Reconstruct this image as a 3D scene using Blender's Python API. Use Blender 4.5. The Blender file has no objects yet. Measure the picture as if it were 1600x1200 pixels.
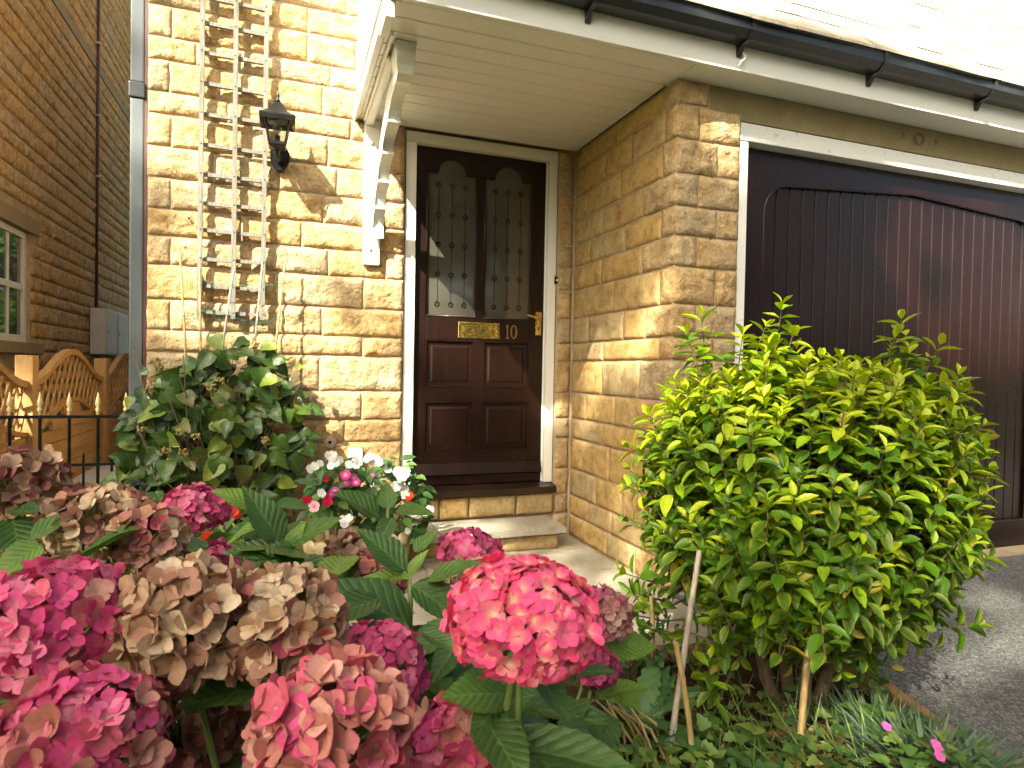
import bpy, bmesh, math, random
import numpy as np
from mathutils import Vector, Matrix, noise

random.seed(7)
sc = bpy.context.scene
COL = sc.collection

# ------------------------------------------------------------------ camera
CAM = Vector((0.0, 0.0, 1.03))
RIGHT = Vector((0.9409516, -0.3380258, 0.01867193))
DOWN = Vector((0.01025785, -0.02666119, -0.9995919))
FWD = Vector((0.33838567, 0.94075913, -0.02161947))
FPX = 988.0
cam_data = bpy.data.cameras.new('camera')
cam = bpy.data.objects.new('camera', cam_data)
COL.objects.link(cam)
m = Matrix((RIGHT, -DOWN, -FWD)).transposed().to_4x4()
m.translation = CAM
cam.matrix_world = m
cam_data.sensor_width = 36.0
cam_data.lens = FPX / 1600 * 36.0
cam_data.clip_start = 0.02
cam_data.clip_end = 500
cam_data.dof.use_dof = True
cam_data.dof.focus_distance = 2.6
cam_data.dof.aperture_fstop = 11
sc.camera = cam

# ------------------------------------------------------------------ light
SUN = Vector((0.78, 0.80, -1.0)).normalized()      # the way sunlight travels
world = bpy.data.worlds.new('World')
sc.world = world
world.use_nodes = True
wn = world.node_tree
sky = wn.nodes.new('ShaderNodeTexSky')
sky.sky_type = 'NISHITA'
sky.sun_disc = False
sky.sun_elevation = math.asin(-SUN.z)
sky.sun_rotation = math.atan2(-SUN.x, -SUN.y)
sky.air_density = 0.7
sky.dust_density = 5.0
sky.ozone_density = 0.0
bg = wn.nodes['Background']
wn.links.new(sky.outputs[0], bg.inputs[0])
bg.inputs[1].default_value = 0.075
sun_data = bpy.data.lights.new('sun', 'SUN')
sun_data.energy = 5.0
sun_data.angle = math.radians(0.53)
sun_data.color = (1.0, 0.95, 0.86)
sun = bpy.data.objects.new('sun', sun_data)
COL.objects.link(sun)
sun.rotation_euler = SUN.to_track_quat('-Z', 'Y').to_euler()
sun.location = (-6, -6, 9)
sc.view_settings.view_transform = 'Standard'
sc.view_settings.look = 'None'
sc.view_settings.exposure = 2.28
sc.view_settings.gamma = 1.0
sc.view_settings.use_white_balance = True      # camera set for open shade: warm rendering, as in the photograph
sc.view_settings.white_balance_temperature = 7200
sc.view_settings.white_balance_tint = 0
sc.cycles.use_denoising = True
sc.cycles.max_bounces = 5
sc.cycles.diffuse_bounces = 3
sc.cycles.glossy_bounces = 2
sc.cycles.transmission_bounces = 5
sc.cycles.caustics_reflective = False
sc.cycles.caustics_refractive = False
sc.cycles.use_adaptive_sampling = True
sc.cycles.adaptive_threshold = 0.05
sc.cycles.transparent_max_bounces = 12
sc.cycles.sample_clamp_indirect = 8.0

# ------------------------------------------------------------------ helpers
def at(u, v, depth):
    """world point seen at photo pixel (u, v) at a distance along the camera axis"""
    return CAM + (FWD + RIGHT * ((u - 800) / FPX) + DOWN * ((v - 600) / FPX)) * depth

WL = {}
def place(o, parent=None, loc=(0, 0, 0)):
    loc = Vector(loc)
    WL[o.name] = loc
    COL.objects.link(o)
    if parent is not None:
        o.parent = parent
        o.location = loc - WL[parent.name]
    else:
        o.location = loc
    return o

def tag(o, label=None, cat=None, group=None, kind=None):
    if label: o['label'] = label
    if cat: o['category'] = cat
    if group: o['group'] = group
    if kind: o['kind'] = kind
    return o

def empty(name, loc=(0, 0, 0), parent=None):
    o = bpy.data.objects.new(name, None)
    o.empty_display_size = 0.05
    return place(o, parent, loc)

class MB:
    """collects geometry in world coordinates"""
    def __init__(s):
        s.v, s.f, s.mi, s.c = [], [], [], []
    def add(s, vs, fs, mi=0):
        b = len(s.v)
        s.v += [tuple(p) for p in vs]
        s.f += [tuple(b + i for i in f) for f in fs]
        s.mi += [mi] * len(fs)
        return s
    def box(s, x0, x1, y0, y1, z0, z1, mi=0, bev=0.0):
        if bev <= 0:
            vs = [(x, y, z) for x in (x0, x1) for y in (y0, y1) for z in (z0, z1)]
            fs = [(0, 1, 3, 2), (4, 6, 7, 5), (0, 4, 5, 1), (2, 3, 7, 6), (0, 2, 6, 4), (1, 5, 7, 3)]
            return s.add(vs, fs, mi)
        bm = bmesh.new()
        bmesh.ops.create_cube(bm, size=1)
        for v in bm.verts:
            v.co = Vector(((x0 + x1) / 2 + v.co.x * (x1 - x0), (y0 + y1) / 2 + v.co.y * (y1 - y0), (z0 + z1) / 2 + v.co.z * (z1 - z0)))
        bmesh.ops.bevel(bm, geom=bm.edges[:], offset=bev, segments=2, profile=0.6, affect='EDGES')
        bm.verts.index_update()
        s.add([v.co[:] for v in bm.verts], [[v.index for v in f.verts] for f in bm.faces], mi)
        bm.free()
        return s
    def prism(s, pts, fn0, fn1, mi=0):
        """2-D outline pts mapped by fn0 (front) and fn1 (back)"""
        n = len(pts)
        vs = [fn0(*p) for p in pts] + [fn1(*p) for p in pts]
        fs = [tuple(range(n)), tuple(range(2 * n - 1, n - 1, -1))]
        fs += [(i, (i + 1) % n + n * 0, (i + 1) % n + n, i + n) for i in range(n)]
        return s.add(vs, fs, mi)
    def tube(s, path, r, sides=8, mi=0, cap=True):
        path = [Vector(p) for p in path]
        n = len(path)
        rs = r if isinstance(r, (list, tuple)) else [r] * n
        vs, fs = [], []
        t0 = (path[1] - path[0]).normalized()
        up = Vector((0, 0, 1)) if abs(t0.z) < 0.9 else Vector((1, 0, 0))
        a = t0.cross(up).normalized()
        for i, p in enumerate(path):
            t = (path[min(i + 1, n - 1)] - path[max(i - 1, 0)]).normalized()
            a = (a - t * a.dot(t)).normalized()
            b = t.cross(a)
            for k in range(sides):
                w = 2 * math.pi * k / sides
                vs.append(p + (a * math.cos(w) + b * math.sin(w)) * rs[i])
        for i in range(n - 1):
            for k in range(sides):
                k2 = (k + 1) % sides
                fs.append((i * sides + k, i * sides + k2, (i + 1) * sides + k2, (i + 1) * sides + k))
        if cap:
            fs.append(tuple(range(sides - 1, -1, -1)))
            fs.append(tuple((n - 1) * sides + k for k in range(sides)))
        return s.add(vs, fs, mi)
    def lathe(s, prof, c, sides=16, axis='z', mi=0, squash=1.0, phase=0.0):
        """prof: list of (radius, height) turned about an axis through c"""
        vs, fs = [], []
        c = Vector(c)
        for r, h in prof:
            for k in range(sides):
                w = 2 * math.pi * k / sides + phase
                x, y = r * math.cos(w), r * math.sin(w) * squash
                p = {'z': (x, y, h), 'y': (x, h, y), 'x': (h, x, y)}[axis]
                vs.append(c + Vector(p))
        n = len(prof)
        for i in range(n - 1):
            for k in range(sides):
                k2 = (k + 1) % sides
                fs.append((i * sides + k, i * sides + k2, (i + 1) * sides + k2, (i + 1) * sides + k))
        fs.append(tuple(range(sides - 1, -1, -1)))
        fs.append(tuple((n - 1) * sides + k for k in range(sides)))
        return s.add(vs, fs, mi)
    def build(s, name, mats, parent=None, smooth=False, origin=None, angle=None):
        V = np.array(s.v, dtype=float)
        if origin is None:
            lo, hi = V.min(0), V.max(0)
            origin = ((lo + hi) / 2)
            origin[2] = lo[2]
        origin = np.array(origin, dtype=float)
        me = bpy.data.meshes.new(name)
        me.from_pydata((V - origin).tolist(), [], s.f)
        if not isinstance(mats, (list, tuple)): mats = [mats]
        for mt in mats: me.materials.append(mt)
        if any(s.mi): me.polygons.foreach_set('material_index', s.mi)
        bm = bmesh.new(); bm.from_mesh(me)
        bmesh.ops.recalc_face_normals(bm, faces=bm.faces[:])
        bm.to_mesh(me); bm.free()
        if smooth:
            me.shade_smooth()
            if angle: me.set_sharp_from_angle(angle=math.radians(angle))
        o = bpy.data.objects.new(name, me)
        return place(o, parent, origin.tolist())

# ------------------------------------------------------------------ materials
MATS = {}
class NT:
    def __init__(s, name):
        s.m = bpy.data.materials.new(name); s.m.use_nodes = True
        s.t = s.m.node_tree
        s.p = s.t.nodes['Principled BSDF']
        s.out = s.t.nodes['Material Output']
        MATS[name] = s.m
    def n(s, kind, **kw):
        nd = s.t.nodes.new('ShaderNode' + kind)
        for k, v in kw.items(): setattr(nd, k, v)
        return nd
    def l(s, a, b): s.t.links.new(a, b)
    def pos(s, rnd=0.0):
        g = s.n('NewGeometry').outputs['Position']
        if rnd:
            oi = s.n('ObjectInfo').outputs['Random']
            ml = s.n('Math', operation='MULTIPLY'); s.l(oi, ml.inputs[0]); ml.inputs[1].default_value = rnd
            ad = s.n('VectorMath', operation='ADD'); s.l(g, ad.inputs[0]); s.l(ml.outputs[0], ad.inputs[1])
            return ad.outputs[0]
        return g
    def noise(s, vec, scale, detail=5, rough=0.55, dist=0.0, stretch=None):
        nd = s.n('TexNoise'); nd.inputs['Scale'].default_value = scale
        nd.inputs['Detail'].default_value = detail; nd.inputs['Roughness'].default_value = rough
        nd.inputs['Distortion'].default_value = dist
        if stretch:
            mp = s.n('Mapping'); mp.inputs['Scale'].default_value = stretch; s.l(vec, mp.inputs[0]); vec = mp.outputs[0]
        s.l(vec, nd.inputs['Vector'])
        return nd.outputs['Fac']
    def ramp(s, fac, stops):
        r = s.n('ValToRGB')
        e = r.color_ramp.elements
        while len(e) < len(stops): e.new(0.5)
        for i, (p, c) in enumerate(stops):
            e[i].position = p
            e[i].color = (c, c, c, 1) if isinstance(c, (int, float)) else (*c, 1)
        s.l(fac, r.inputs[0])
        return r.outputs[0]
    def mix(s, fac, a, b, mode='MIX'):
        mx = s.n('MixRGB', blend_type=mode)
        for i, x in enumerate((fac, a, b)):
            if isinstance(x, (int, float)): mx.inputs[i].default_value = x if i == 0 else (x, x, x, 1)
            elif isinstance(x, tuple): mx.inputs[i].default_value = (*x, 1)
            else: s.l(x, mx.inputs[i])
        return mx.outputs[0]
    def math(s, op, a, b=0.0):
        mn = s.n('Math', operation=op)
        for i, x in enumerate((a, b)):
            if isinstance(x, (int, float)): mn.inputs[i].default_value = x
            else: s.l(x, mn.inputs[i])
        return mn.outputs[0]
    def bump(s, h, strength=0.4, dist=0.01, prev=None):
        b = s.n('Bump'); b.inputs['Strength'].default_value = strength; b.inputs['Distance'].default_value = dist
        s.l(h, b.inputs['Height'])
        if prev is not None: s.l(prev, b.inputs['Normal'])
        return b.outputs[0]
    def fin(s, col=None, rough=0.6, normal=None, metal=0.0, coat=0.0, spec=None, trans=None, coat_rough=0.1):
        p = s.p
        if isinstance(col, tuple): p.inputs['Base Color'].default_value = (*col, 1)
        elif col is not None: s.l(col, p.inputs['Base Color'])
        if isinstance(rough, (int, float)): p.inputs['Roughness'].default_value = rough
        else: s.l(rough, p.inputs['Roughness'])
        p.inputs['Metallic'].default_value = metal
        p.inputs['Coat Weight'].default_value = coat
        p.inputs['Coat Roughness'].default_value = coat_rough
        if spec is not None: p.inputs['Specular IOR Level'].default_value = spec
        if normal is not None: s.l(normal, p.inputs['Normal'])
        if trans:
            tr = s.n('BsdfTranslucent')
            tc = s.mix(1.0, col if not isinstance(col, tuple) else col, (1.25, 1.25, 0.75) if trans[1] is None else trans[1], 'MULTIPLY')
            s.l(tc, tr.inputs[0])
            if normal is not None: s.l(normal, tr.inputs['Normal'])
            ms = s.n('MixShader'); ms.inputs[0].default_value = trans[0]
            s.l(p.outputs[0], ms.inputs[1]); s.l(tr.outputs[0], ms.inputs[2]); s.l(ms.outputs[0], s.out.inputs[0])
        return s.m

def sandstone(name, bright=1.0, relief=0.5, tint=(1, 1, 1), grime=0.35):
    s = NT(name)
    P = s.pos(37.0)
    rnd = s.n('ObjectInfo').outputs['Random']
    big = s.noise(P, 4.5, 2, 0.6, 0.6)
    mid = s.noise(P, 17, 4, 0.64, 0.3)
    fine = s.noise(P, 95, 3, 0.68)
    k = lambda c: tuple(min(1, x * bright * t) for x, t in zip(c, tint))
    a = s.ramp(mid, [(0.28, k((.31, .215, .115))), (0.48, k((.46, .350, .205))), (0.72, k((.56, .445, .285)))])
    b = s.ramp(mid, [(0.28, k((.28, .165, .068))), (0.5, k((.43, .290, .132))), (0.75, k((.53, .385, .200)))])
    sel = s.math('ADD', s.math('MULTIPLY', rnd, 0.75), s.math('MULTIPLY', big, 0.9))
    sel = s.ramp(sel, [(0.55, 0.0), (1.0, 1.0)])
    c = s.mix(sel, a, b)
    iron = s.ramp(s.noise(P, 7.5, 3, 0.6, 1.2), [(0.58, 0.0), (0.74, 0.6)])
    c = s.mix(iron, c, k((.40, .225, .075)))
    g = s.ramp(s.noise(P, 11, 4, 0.72, 0.4), [(0.50, 0.0), (0.72, grime)])
    c = s.mix(g, c, k((.16, .125, .07)))
    sp = s.ramp(fine, [(0.3, 0.78), (0.62, 1.12)])
    c = s.mix(1.0, c, sp, 'MULTIPLY')
    pv = s.ramp(rnd, [(0.0, 0.84), (1.0, 1.12)])
    c = s.mix(1.0, c, pv, 'MULTIPLY')
    h1 = s.noise(P, 26, 4, 0.64)
    h2 = s.noise(P, 75, 3, 0.7)
    nrm = s.bump(h1, relief, 0.025)
    nrm = s.bump(h2, relief * 0.7, 0.008, nrm)
    return s.fin(c, 0.92, nrm, spec=0.2)

def plain(name, col, rough=0.6, var=0.12, scale=8, bump=0.0, bscale=60, metal=0, coat=0, spec=None, stretch=None, dark=None):
    s = NT(name); P = s.pos(11.0)
    n = s.noise(P, scale, 5, 0.6, 0.2, stretch)
    hi = tuple(min(1, c * (1 + var)) for c in col); lo = tuple(c * (1 - var) for c in col) if dark is None else dark
    c = s.ramp(n, [(0.3, lo), (0.7, hi)])
    nrm = s.bump(s.noise(P, bscale, 4, 0.6, 0, stretch), bump, 0.003) if bump else None
    return s.fin(c, rough, nrm, metal, coat, spec)

sandstone('stone_front', 1.05, 0.8, (1.0, 0.99, 1.03), 0.28)
sandstone('stone_return', 0.98, 0.30, (1.0, 0.965, 0.86), 0.28)  # golden tone of the porch shade is put into this tint
sandstone('stone_neighbour', 1.28, 1.0, (1.0, 0.97, 0.97), 0.62)
s = NT('mortar'); P = s.pos(0)
c = s.ramp(s.noise(P, 9, 6), [(0.3, (.37, .28, .185)), (0.7, (.50, .395, .28))])
s.fin(c, 0.95, s.bump(s.noise(P, 90, 5), 0.5, 0.006), spec=0.15)
plain('lintel_stone', (.24, .19, .095), 0.85, 0.15, 14, 0.4, 130)
plain('white_paint', (.80, .79, .745), 0.38, 0.025, 5, 0.05, 40)
plain('soffit_paint', (.82, .80, .74), 0.30, 0.03, 3, 0.05, 25)
s = NT('worn_white'); P = s.pos(5)
c = s.ramp(s.noise(P, 30, 6, 0.7), [(0.30, (.45, .42, .36)), (0.40, (.78, .77, .73)), (1, (.80, .79, .75))])
s.fin(c, 0.45, s.bump(s.noise(P, 60, 4), 0.08, 0.003))
plain('gutter_black', (.022, .023, .024), 0.30, 0.3, 12, 0.05, 30)
s = NT('mahogany'); P = s.pos(3.0)
g = s.noise(P, 5, 7, 0.65, 0.5, (14, 14, 0.9))
c = s.ramp(g, [(0.30, (.0055, .0015, .0011)), (0.62, (.0130, .0031, .0020)), (0.8, (.022, .0054, .0032))])
s.fin(c, 0.40, s.bump(g, 0.10, 0.002), spec=0.3, coat=0.10, coat_rough=0.15)
s = NT('garage_mahogany'); P = s.pos(3.0)
g = s.noise(P, 5, 7, 0.65, 0.5, (14, 14, 0.9))
c = s.ramp(g, [(0.30, (.0060, .0014, .0011)), (0.62, (.0155, .0034, .0024)), (0.8, (.028, .0062, .0042))])
s.fin(c, 0.34, s.bump(g, 0.10, 0.002), spec=0.3, coat=0.25, coat_rough=0.14)
plain('dark_sill', (.018, .008, .005), 0.3, 0.3, 10, 0.1, 50, coat=0.3)
s = NT('brass'); P = s.pos(0)
c = s.ramp(s.noise(P, 40, 4), [(0.3, (.62, .43, .11)), (0.7, (.86, .68, .27))])
s.fin(c, s.ramp(s.noise(P, 60, 4), [(0.3, 0.16), (0.7, 0.34)]), s.bump(s.noise(P, 30, 3), 0.1, 0.003), metal=1.0)
plain('gold_paint', (.80, .62, .30), 0.35, 0.12, 30, metal=0.25)
plain('dull_bronze', (.30, .17, .07), 0.4, 0.15, 30, metal=0.6)
s = NT('door_glass'); s.p.inputs['IOR'].default_value = 1.5; P = s.pos(0)
c = s.ramp(s.noise(P, 3, 3), [(0.3, (.048, .044, .035)), (0.7, (.074, .069, .056))])
s.fin(c, 0.06, s.bump(s.noise(P, 6, 2), 0.06, 0.004), spec=0.75)
plain('glass_etch', (.018, .013, .010), 0.08, 0.1, 10)
s = NT('window_glass'); s.p.inputs['IOR'].default_value = 2.3; s.fin((.03, .035, .03), 0.03, s.bump(s.noise(s.pos(0), 2.0, 2), 0.05, 0.01), spec=1.0)
s = NT('lamp_glass')
tr_ = s.n('BsdfTransparent'); tr_.inputs[0].default_value = (.93, .95, .93, 1)
gl_ = s.n('BsdfGlossy'); gl_.inputs['Roughness'].default_value = 0.05
ms_ = s.n('MixShader'); ms_.inputs[0].default_value = 0.14
s.l(tr_.outputs[0], ms_.inputs[1]); s.l(gl_.outputs[0], ms_.inputs[2]); s.l(ms_.outputs[0], s.out.inputs[0])
plain('black_metal', (.008, .008, .008), 0.30, 0.3, 20, 0.08, 70, spec=0.3)
s = NT('grey_wood'); P = s.pos(5)
g = s.noise(P, 7, 7, 0.65, 0.3, (18, 18, 1.2))
c = s.ramp(g, [(0.3, (.115, .105, .09)), (0.7, (.26, .242, .215))])
s.fin(c, 0.85, s.bump(g, 0.3, 0.003), spec=0.2)
s = NT('fence_wood'); P = s.pos(9)
g = s.noise(P, 6, 7, 0.65, 0.4, (12, 1.4, 12))
c = s.ramp(g, [(0.3, (.29, .150, .050)), (0.7, (.48, .285, .110))])
s.fin(c, 0.7, s.bump(g, 0.25, 0.003))
s = NT('fence_wood_upright'); P = s.pos(9)
g = s.noise(P, 6, 7, 0.65, 0.4, (12, 12, 1.4))
c = s.ramp(g, [(0.3, (.33, .175, .060)), (0.7, (.52, .315, .125))])
s.fin(c, 0.7, s.bump(g, 0.25, 0.003))
s = NT('bamboo'); P = s.pos(5)
g = s.noise(P, 14, 5, 0.6, 0.2, (6, 6, 1))
c = s.ramp(g, [(0.28, (.30, .19, .075)), (0.7, (.58, .42, .19))])
s.fin(c, 0.45, s.bump(g, 0.15, 0.002))
s = NT('grey_bamboo'); P = s.pos(5)
g = s.noise(P, 14, 5, 0.6, 0.2, (6, 6, 1))
c = s.ramp(g, [(0.28, (.24, .19, .15)), (0.7, (.50, .42, .34))])
s.fin(c, 0.55, s.bump(g, 0.15, 0.002))
plain('green_wire', (.015, .16, .13), 0.4, 0.1)
plain('pipe_grey', (.115, .130, .142), 0.25, 0.10, 5, 0.03, 20)
plain('pipe_dark', (.025, .030, .035), 0.35, 0.15, 8)
plain('meter_grey', (.58, .56, .51), 0.5, 0.06, 8)
plain('cable_brown', (.085, .035, .032), 0.5, 0.1)
plain('clip_grey', (.50, .48, .44), 0.5, 0.1)
s = NT('slab'); P = s.pos(23)
rnd = s.n('ObjectInfo').outputs['Random']
n1 = s.noise(P, 3.2, 6, 0.6, 0.8); n2 = s.noise(P, 60, 5, 0.7)
c = s.ramp(n1, [(0.3, (.30, .265, .21)), (0.7, (.46, .425, .355))])
c = s.mix(s.ramp(rnd, [(0.2, 0.0), (0.9, 0.45)]), c, (.40, .30, .20))
c = s.mix(1.0, c, s.ramp(n2, [(0.3, 0.8), (0.7, 1.1)]), 'MULTIPLY')
nb = s.bump(s.noise(P, 12, 7, 0.6, 1.0), 0.35, 0.01); nb = s.bump(n2, 0.25, 0.002, nb)
s.fin(c, 0.85, nb, spec=0.25)
s = NT('asphalt'); P = s.pos(0)
vo = s.n('TexVoronoi'); vo.inputs['Scale'].default_value = 150; s.l(P, vo.inputs['Vector'])
n1 = s.noise(P, 2.2, 5, 0.6); n2 = s.noise(P, 220, 4, 0.7)
c = s.ramp(vo.outputs['Color'], [(0.1, (.052, .053, .053)), (0.55, (.122, .122, .120)), (0.92, (.26, .255, .245))])
c = s.mix(1.0, c, s.ramp(n1, [(0.3, 0.75), (0.7, 1.15)]), 'MULTIPLY')
ch = s.ramp(s.noise(P, 38, 2, 0.5), [(0.70, 0.0), (0.74, 0.7)])
c = s.mix(ch, c, (.23, .22, .20))
dirt = s.ramp(s.noise(P, 1.1, 6, 0.65, 0.8), [(0.48, 0.0), (0.70, 0.4)])
c = s.mix(dirt, c, (.10, .088, .066))
nb = s.bump(vo.outputs['Distance'], 0.7, 0.006); nb = s.bump(n2, 0.3, 0.002, nb)
s.fin(c, 0.82, nb, spec=0.35)
s = NT('soil'); P = s.pos(0)
c = s.ramp(s.noise(P, 22, 8, 0.7), [(0.3, (.022, .013, .008)), (0.55, (.060, .036, .022)), (0.8, (.14, .09, .055))])
s.fin(c, 0.95, s.bump(s.noise(P, 45, 8, 0.7), 0.9, 0.02), spec=0.1)
s = NT('lawn'); P = s.pos(0)
c = s.ramp(s.noise(P, 5, 8, 0.7), [(0.3, (.03, .05, .014)), (0.7, (.085, .11, .035))])
s.fin(c, 0.95, s.bump(s.noise(P, 60, 6), 0.8, 0.03))
s = NT('gravel'); P = s.pos(0)
vo = s.n('TexVoronoi'); vo.inputs['Scale'].default_value = 45; s.l(P, vo.inputs['Vector'])
c = s.ramp(vo.outputs['Color'], [(0.1, (.16, .10, .05)), (0.5, (.36, .24, .12)), (0.9, (.52, .42, .28))])
s.fin(c, 0.9, s.bump(vo.outputs['Distance'], 1.0, 0.02))
plain('cobble', (.19, .125, .08), 0.8, 0.25, 20, 0.5, 90)
plain('terracotta', (.30, .15, .075), 0.8, 0.2, 12, 0.3, 80)
plain('pot_cream', (.47, .31, .15), 0.75, 0.18, 14, 0.3, 70)
plain('pot_shell', (.56, .43, .26), 0.75, 0.12, 14, 0.3, 70)
s = NT('roof_tile'); P = s.pos(17)
c = s.ramp(s.noise(P, 14, 7, 0.7), [(0.3, (.40, .33, .24)), (0.7, (.60, .54, .44))])
s.fin(c, 0.9, s.bump(s.noise(P, 50, 6), 0.4, 0.01))
plain('stone_dark_hole', (.004, .004, .004), 0.9, 0)
plain('pink_plastic', (.5, .5, .48), 0.4, 0.05)
plain('bark', (.115, .080, .055), 0.9, 0.4, 25, 0.7, 60, stretch=(3, 3, 1))
plain('twig', (.10, .055, .032), 0.8, 0.3, 30)
plain('green_stem', (.14, .20, .045), 0.5, 0.2, 20)
plain('straw', (.46, .33, .16), 0.8, 0.3, 30)
plain('umbel', (.28, .22, .075), 0.8, 0.35, 120, 0.5, 150)
plain('bulb', (.7, .68, .6), 0.1, 0.05)

def leafmat(name, rough=0.38, trans=0.3, vein=0.0, tcol=None, spec=0.5, vbump=0.5, waxy=0.0):
    """leaf whose colour comes from the attribute 'tint'; veins fan along the UV midrib"""
    s = NT(name)
    a = s.n('Attribute'); a.attribute_name = 'tint'
    P = s.pos(5)
    c = s.mix(1.0, a.outputs['Color'], s.ramp(s.noise(P, 30, 5, 0.65), [(0.3, 0.78), (0.7, 1.2)]), 'MULTIPLY')
    nrm = s.bump(s.noise(P, 70, 3), 0.12, 0.003)
    if name.startswith('petal'):
        c = s.mix(1.0, c, s.ramp(s.noise(P, 160, 3, 0.6), [(0.32, 0.86), (0.6, 1.05)]), 'MULTIPLY')
        brown = s.ramp(s.noise(P, 55, 3, 0.6), [(0.62, 0.0), (0.74, 0.45)])
        c = s.mix(brown, c, (.34, .17, .12) if name == 'petal_dry' else (.50, .16, .20))
    if vein:
        uv = s.n('UVMap').outputs[0]
        sp = s.n('SeparateXYZ'); s.l(uv, sp.inputs[0])
        ax = s.math('ABSOLUTE', s.math('SUBTRACT', sp.outputs[0], 0.5))
        ph = s.math('SUBTRACT', s.math('MULTIPLY', sp.outputs[1], 8.0), s.math('MULTIPLY', ax, 5.0))
        w = s.math('ABSOLUTE', s.math('SUBTRACT', s.math('FRACT', ph), 0.5))
        side = s.ramp(w, [(0.0, 1.0), (0.09, 0.0)])
        midr = s.ramp(ax, [(0.0, 1.0), (0.022, 0.85), (0.035, 0.0)])
        vv = s.mix(1.0, side, midr, 'LIGHTEN')
        c = s.mix(s.math('MULTIPLY', vv, vein), c, (.26, .34, .10))
        hh = s.ramp(w, [(0.0, 0.0), (0.25, 0.8), (0.5, 1.0)])
        nrm = s.bump(hh, vbump, 0.006, nrm)
    return s.fin(c, rough, nrm, spec=spec, trans=(trans, tcol), coat=waxy, coat_rough=0.25)
leafmat('leaf_hydrangea', 0.40, 0.16, 0.22, (1.1, 1.3, 0.4), 0.3, 0.28)
leafmat('leaf_euonymus', 0.34, 0.30, 0.10, (1.3, 1.3, 0.35), 0.35, 0.15, 0.0)
leafmat('leaf_climber', 0.27, 0.15, 0.20, (1.1, 1.25, 0.4), 0.5, 0.2)
leafmat('leaf_small', 0.45, 0.25, 0.0, (1.1, 1.25, 0.5))
leafmat('leaf_tree', 0.5, 0.3, 0.0, (1.2, 1.3, 0.5))
leafmat('petal', 0.6, 0.18, 0.0, (1.15, 0.9, 0.9), 0.15)
leafmat('petal_dry', 0.75, 0.14, 0.0, (1.15, 1.0, 0.8), 0.1)
def MT(n): return MATS[n]
# ------------------------------------------------------------------ stones
W, XR, G = 3.62, 1.70, 2.53            # door wall (y), porch side wall (x), garage front (y)
COURSES = [0, .134, .256, .42, .61, .735, .895, 1.09, 1.20, 1.355, 1.53, 1.675, 1.812, 1.965, 2.125, 2.285, 2.396,
           2.554, 2.668, 2.823, 2.96, 3.10, 3.25, 3.42]
def sstep(x, a, b):
    t = max(0.0, min(1.0, (x - a) / (b - a)))
    return t * t * (3 - 2 * t)

def stone_mesh(a0, a1, z0, z1, fn, relief, step, seed, gap=0.0045):
    """one pitch-faced block: fn(a, h, z) maps along-wall, outward, up to world"""
    a0 += gap; a1 -= gap; z0 += gap; z1 -= gap
    nu = max(3, int((a1 - a0) / step)); nv = max(3, int((z1 - z0) / step))
    R = random.Random(seed)
    off = Vector((R.uniform(-50, 50), R.uniform(-50, 50), R.uniform(-50, 50)))
    tx, tz = R.uniform(-.5, .5), R.uniform(-.5, .5)
    bulge = R.uniform(0.5, 1.15)
    ds = [R.uniform(0.3, 1) for _ in range(4)]
    vs, fs = [], []
    for j in range(nv + 1):
        for i in range(nu + 1):
            u, v = i / nu, j / nv
            a, z = a0 + (a1 - a0) * u, z0 + (z1 - z0) * v
            p = Vector((a, z, 0)) + off
            e = min(sstep((a - a0), 0, .030 * ds[0] + .010), sstep((a1 - a), 0, .030 * ds[1] + .010),
                    sstep((z - z0), 0, .026 * ds[2] + .008), sstep((z1 - z), 0, .026 * ds[3] + .008))
            f1 = noise.fractal(p * 7.0, 0.9, 2.1, 4)
            w = p * 9.0 + noise.noise_vector(p * 5) * 0.8
            d, _ = noise.voronoi(w, distance_metric='DISTANCE', exponent=2.5)
            fac = min(1.0, (d[1] - d[0]) * 1.6)
            w2 = p * 21.0 + noise.noise_vector(p * 11) * 0.7
            d2, _ = noise.voronoi(w2, distance_metric='DISTANCE', exponent=2.5)
            h = relief * (0.10 + e * (0.34 * bulge + 0.40 * f1 + 0.46 * fac + 0.22 * min(1.0, (d2[1] - d2[0]) * 1.5) + 0.45 * (tx * (u - .5) + tz * (v - .5))))
            h += relief * 0.16 * noise.fractal(p * 34.0, 1.0, 2.0, 3)
            b = (i in (0, nu)) or (j in (0, nv))
            if b:
                jit = noise.noise_vector(p * 14.0) * 0.0045
                a += jit.x; z += jit.y
                h = -0.001 + relief * 0.05 * f1
            vs.append(fn(a, h, z))
    k = nu + 1
    for j in range(nv):
        for i in range(nu):
            fs.append((j * k + i, j * k + i + 1, (j + 1) * k + i + 1, (j + 1) * k + i))
    ring = [i for i in range(nu)] + [j * k + nu for j in range(nv)] + [nv * k + i for i in range(nu, 0, -1)] + [j * k for j in range(nv, 0, -1)]
    base = len(vs)
    for idx in ring:
        j, i = divmod(idx, k)
        vs.append(fn(a0 + (a1 - a0) * i / nu, -0.035, z0 + (z1 - z0) * j / nv))
    n = len(ring)
    for q in range(n):
        fs.append((ring[q], base + q, base + (q + 1) % n, ring[(q + 1) % n]))
    return vs, fs

SEED = [100]
def stone(parent, a0, a1, z0, z1, fn, mat, relief=0.022, step=0.016, name='stone', gap=0.0045):
    SEED[0] += 1
    vs, fs = stone_mesh(a0, a1, z0, z1, fn, relief, step, SEED[0], gap)
    mb = MB(); mb.add(vs, fs)
    return mb.build(name, MT(mat), parent, smooth=True)

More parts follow.
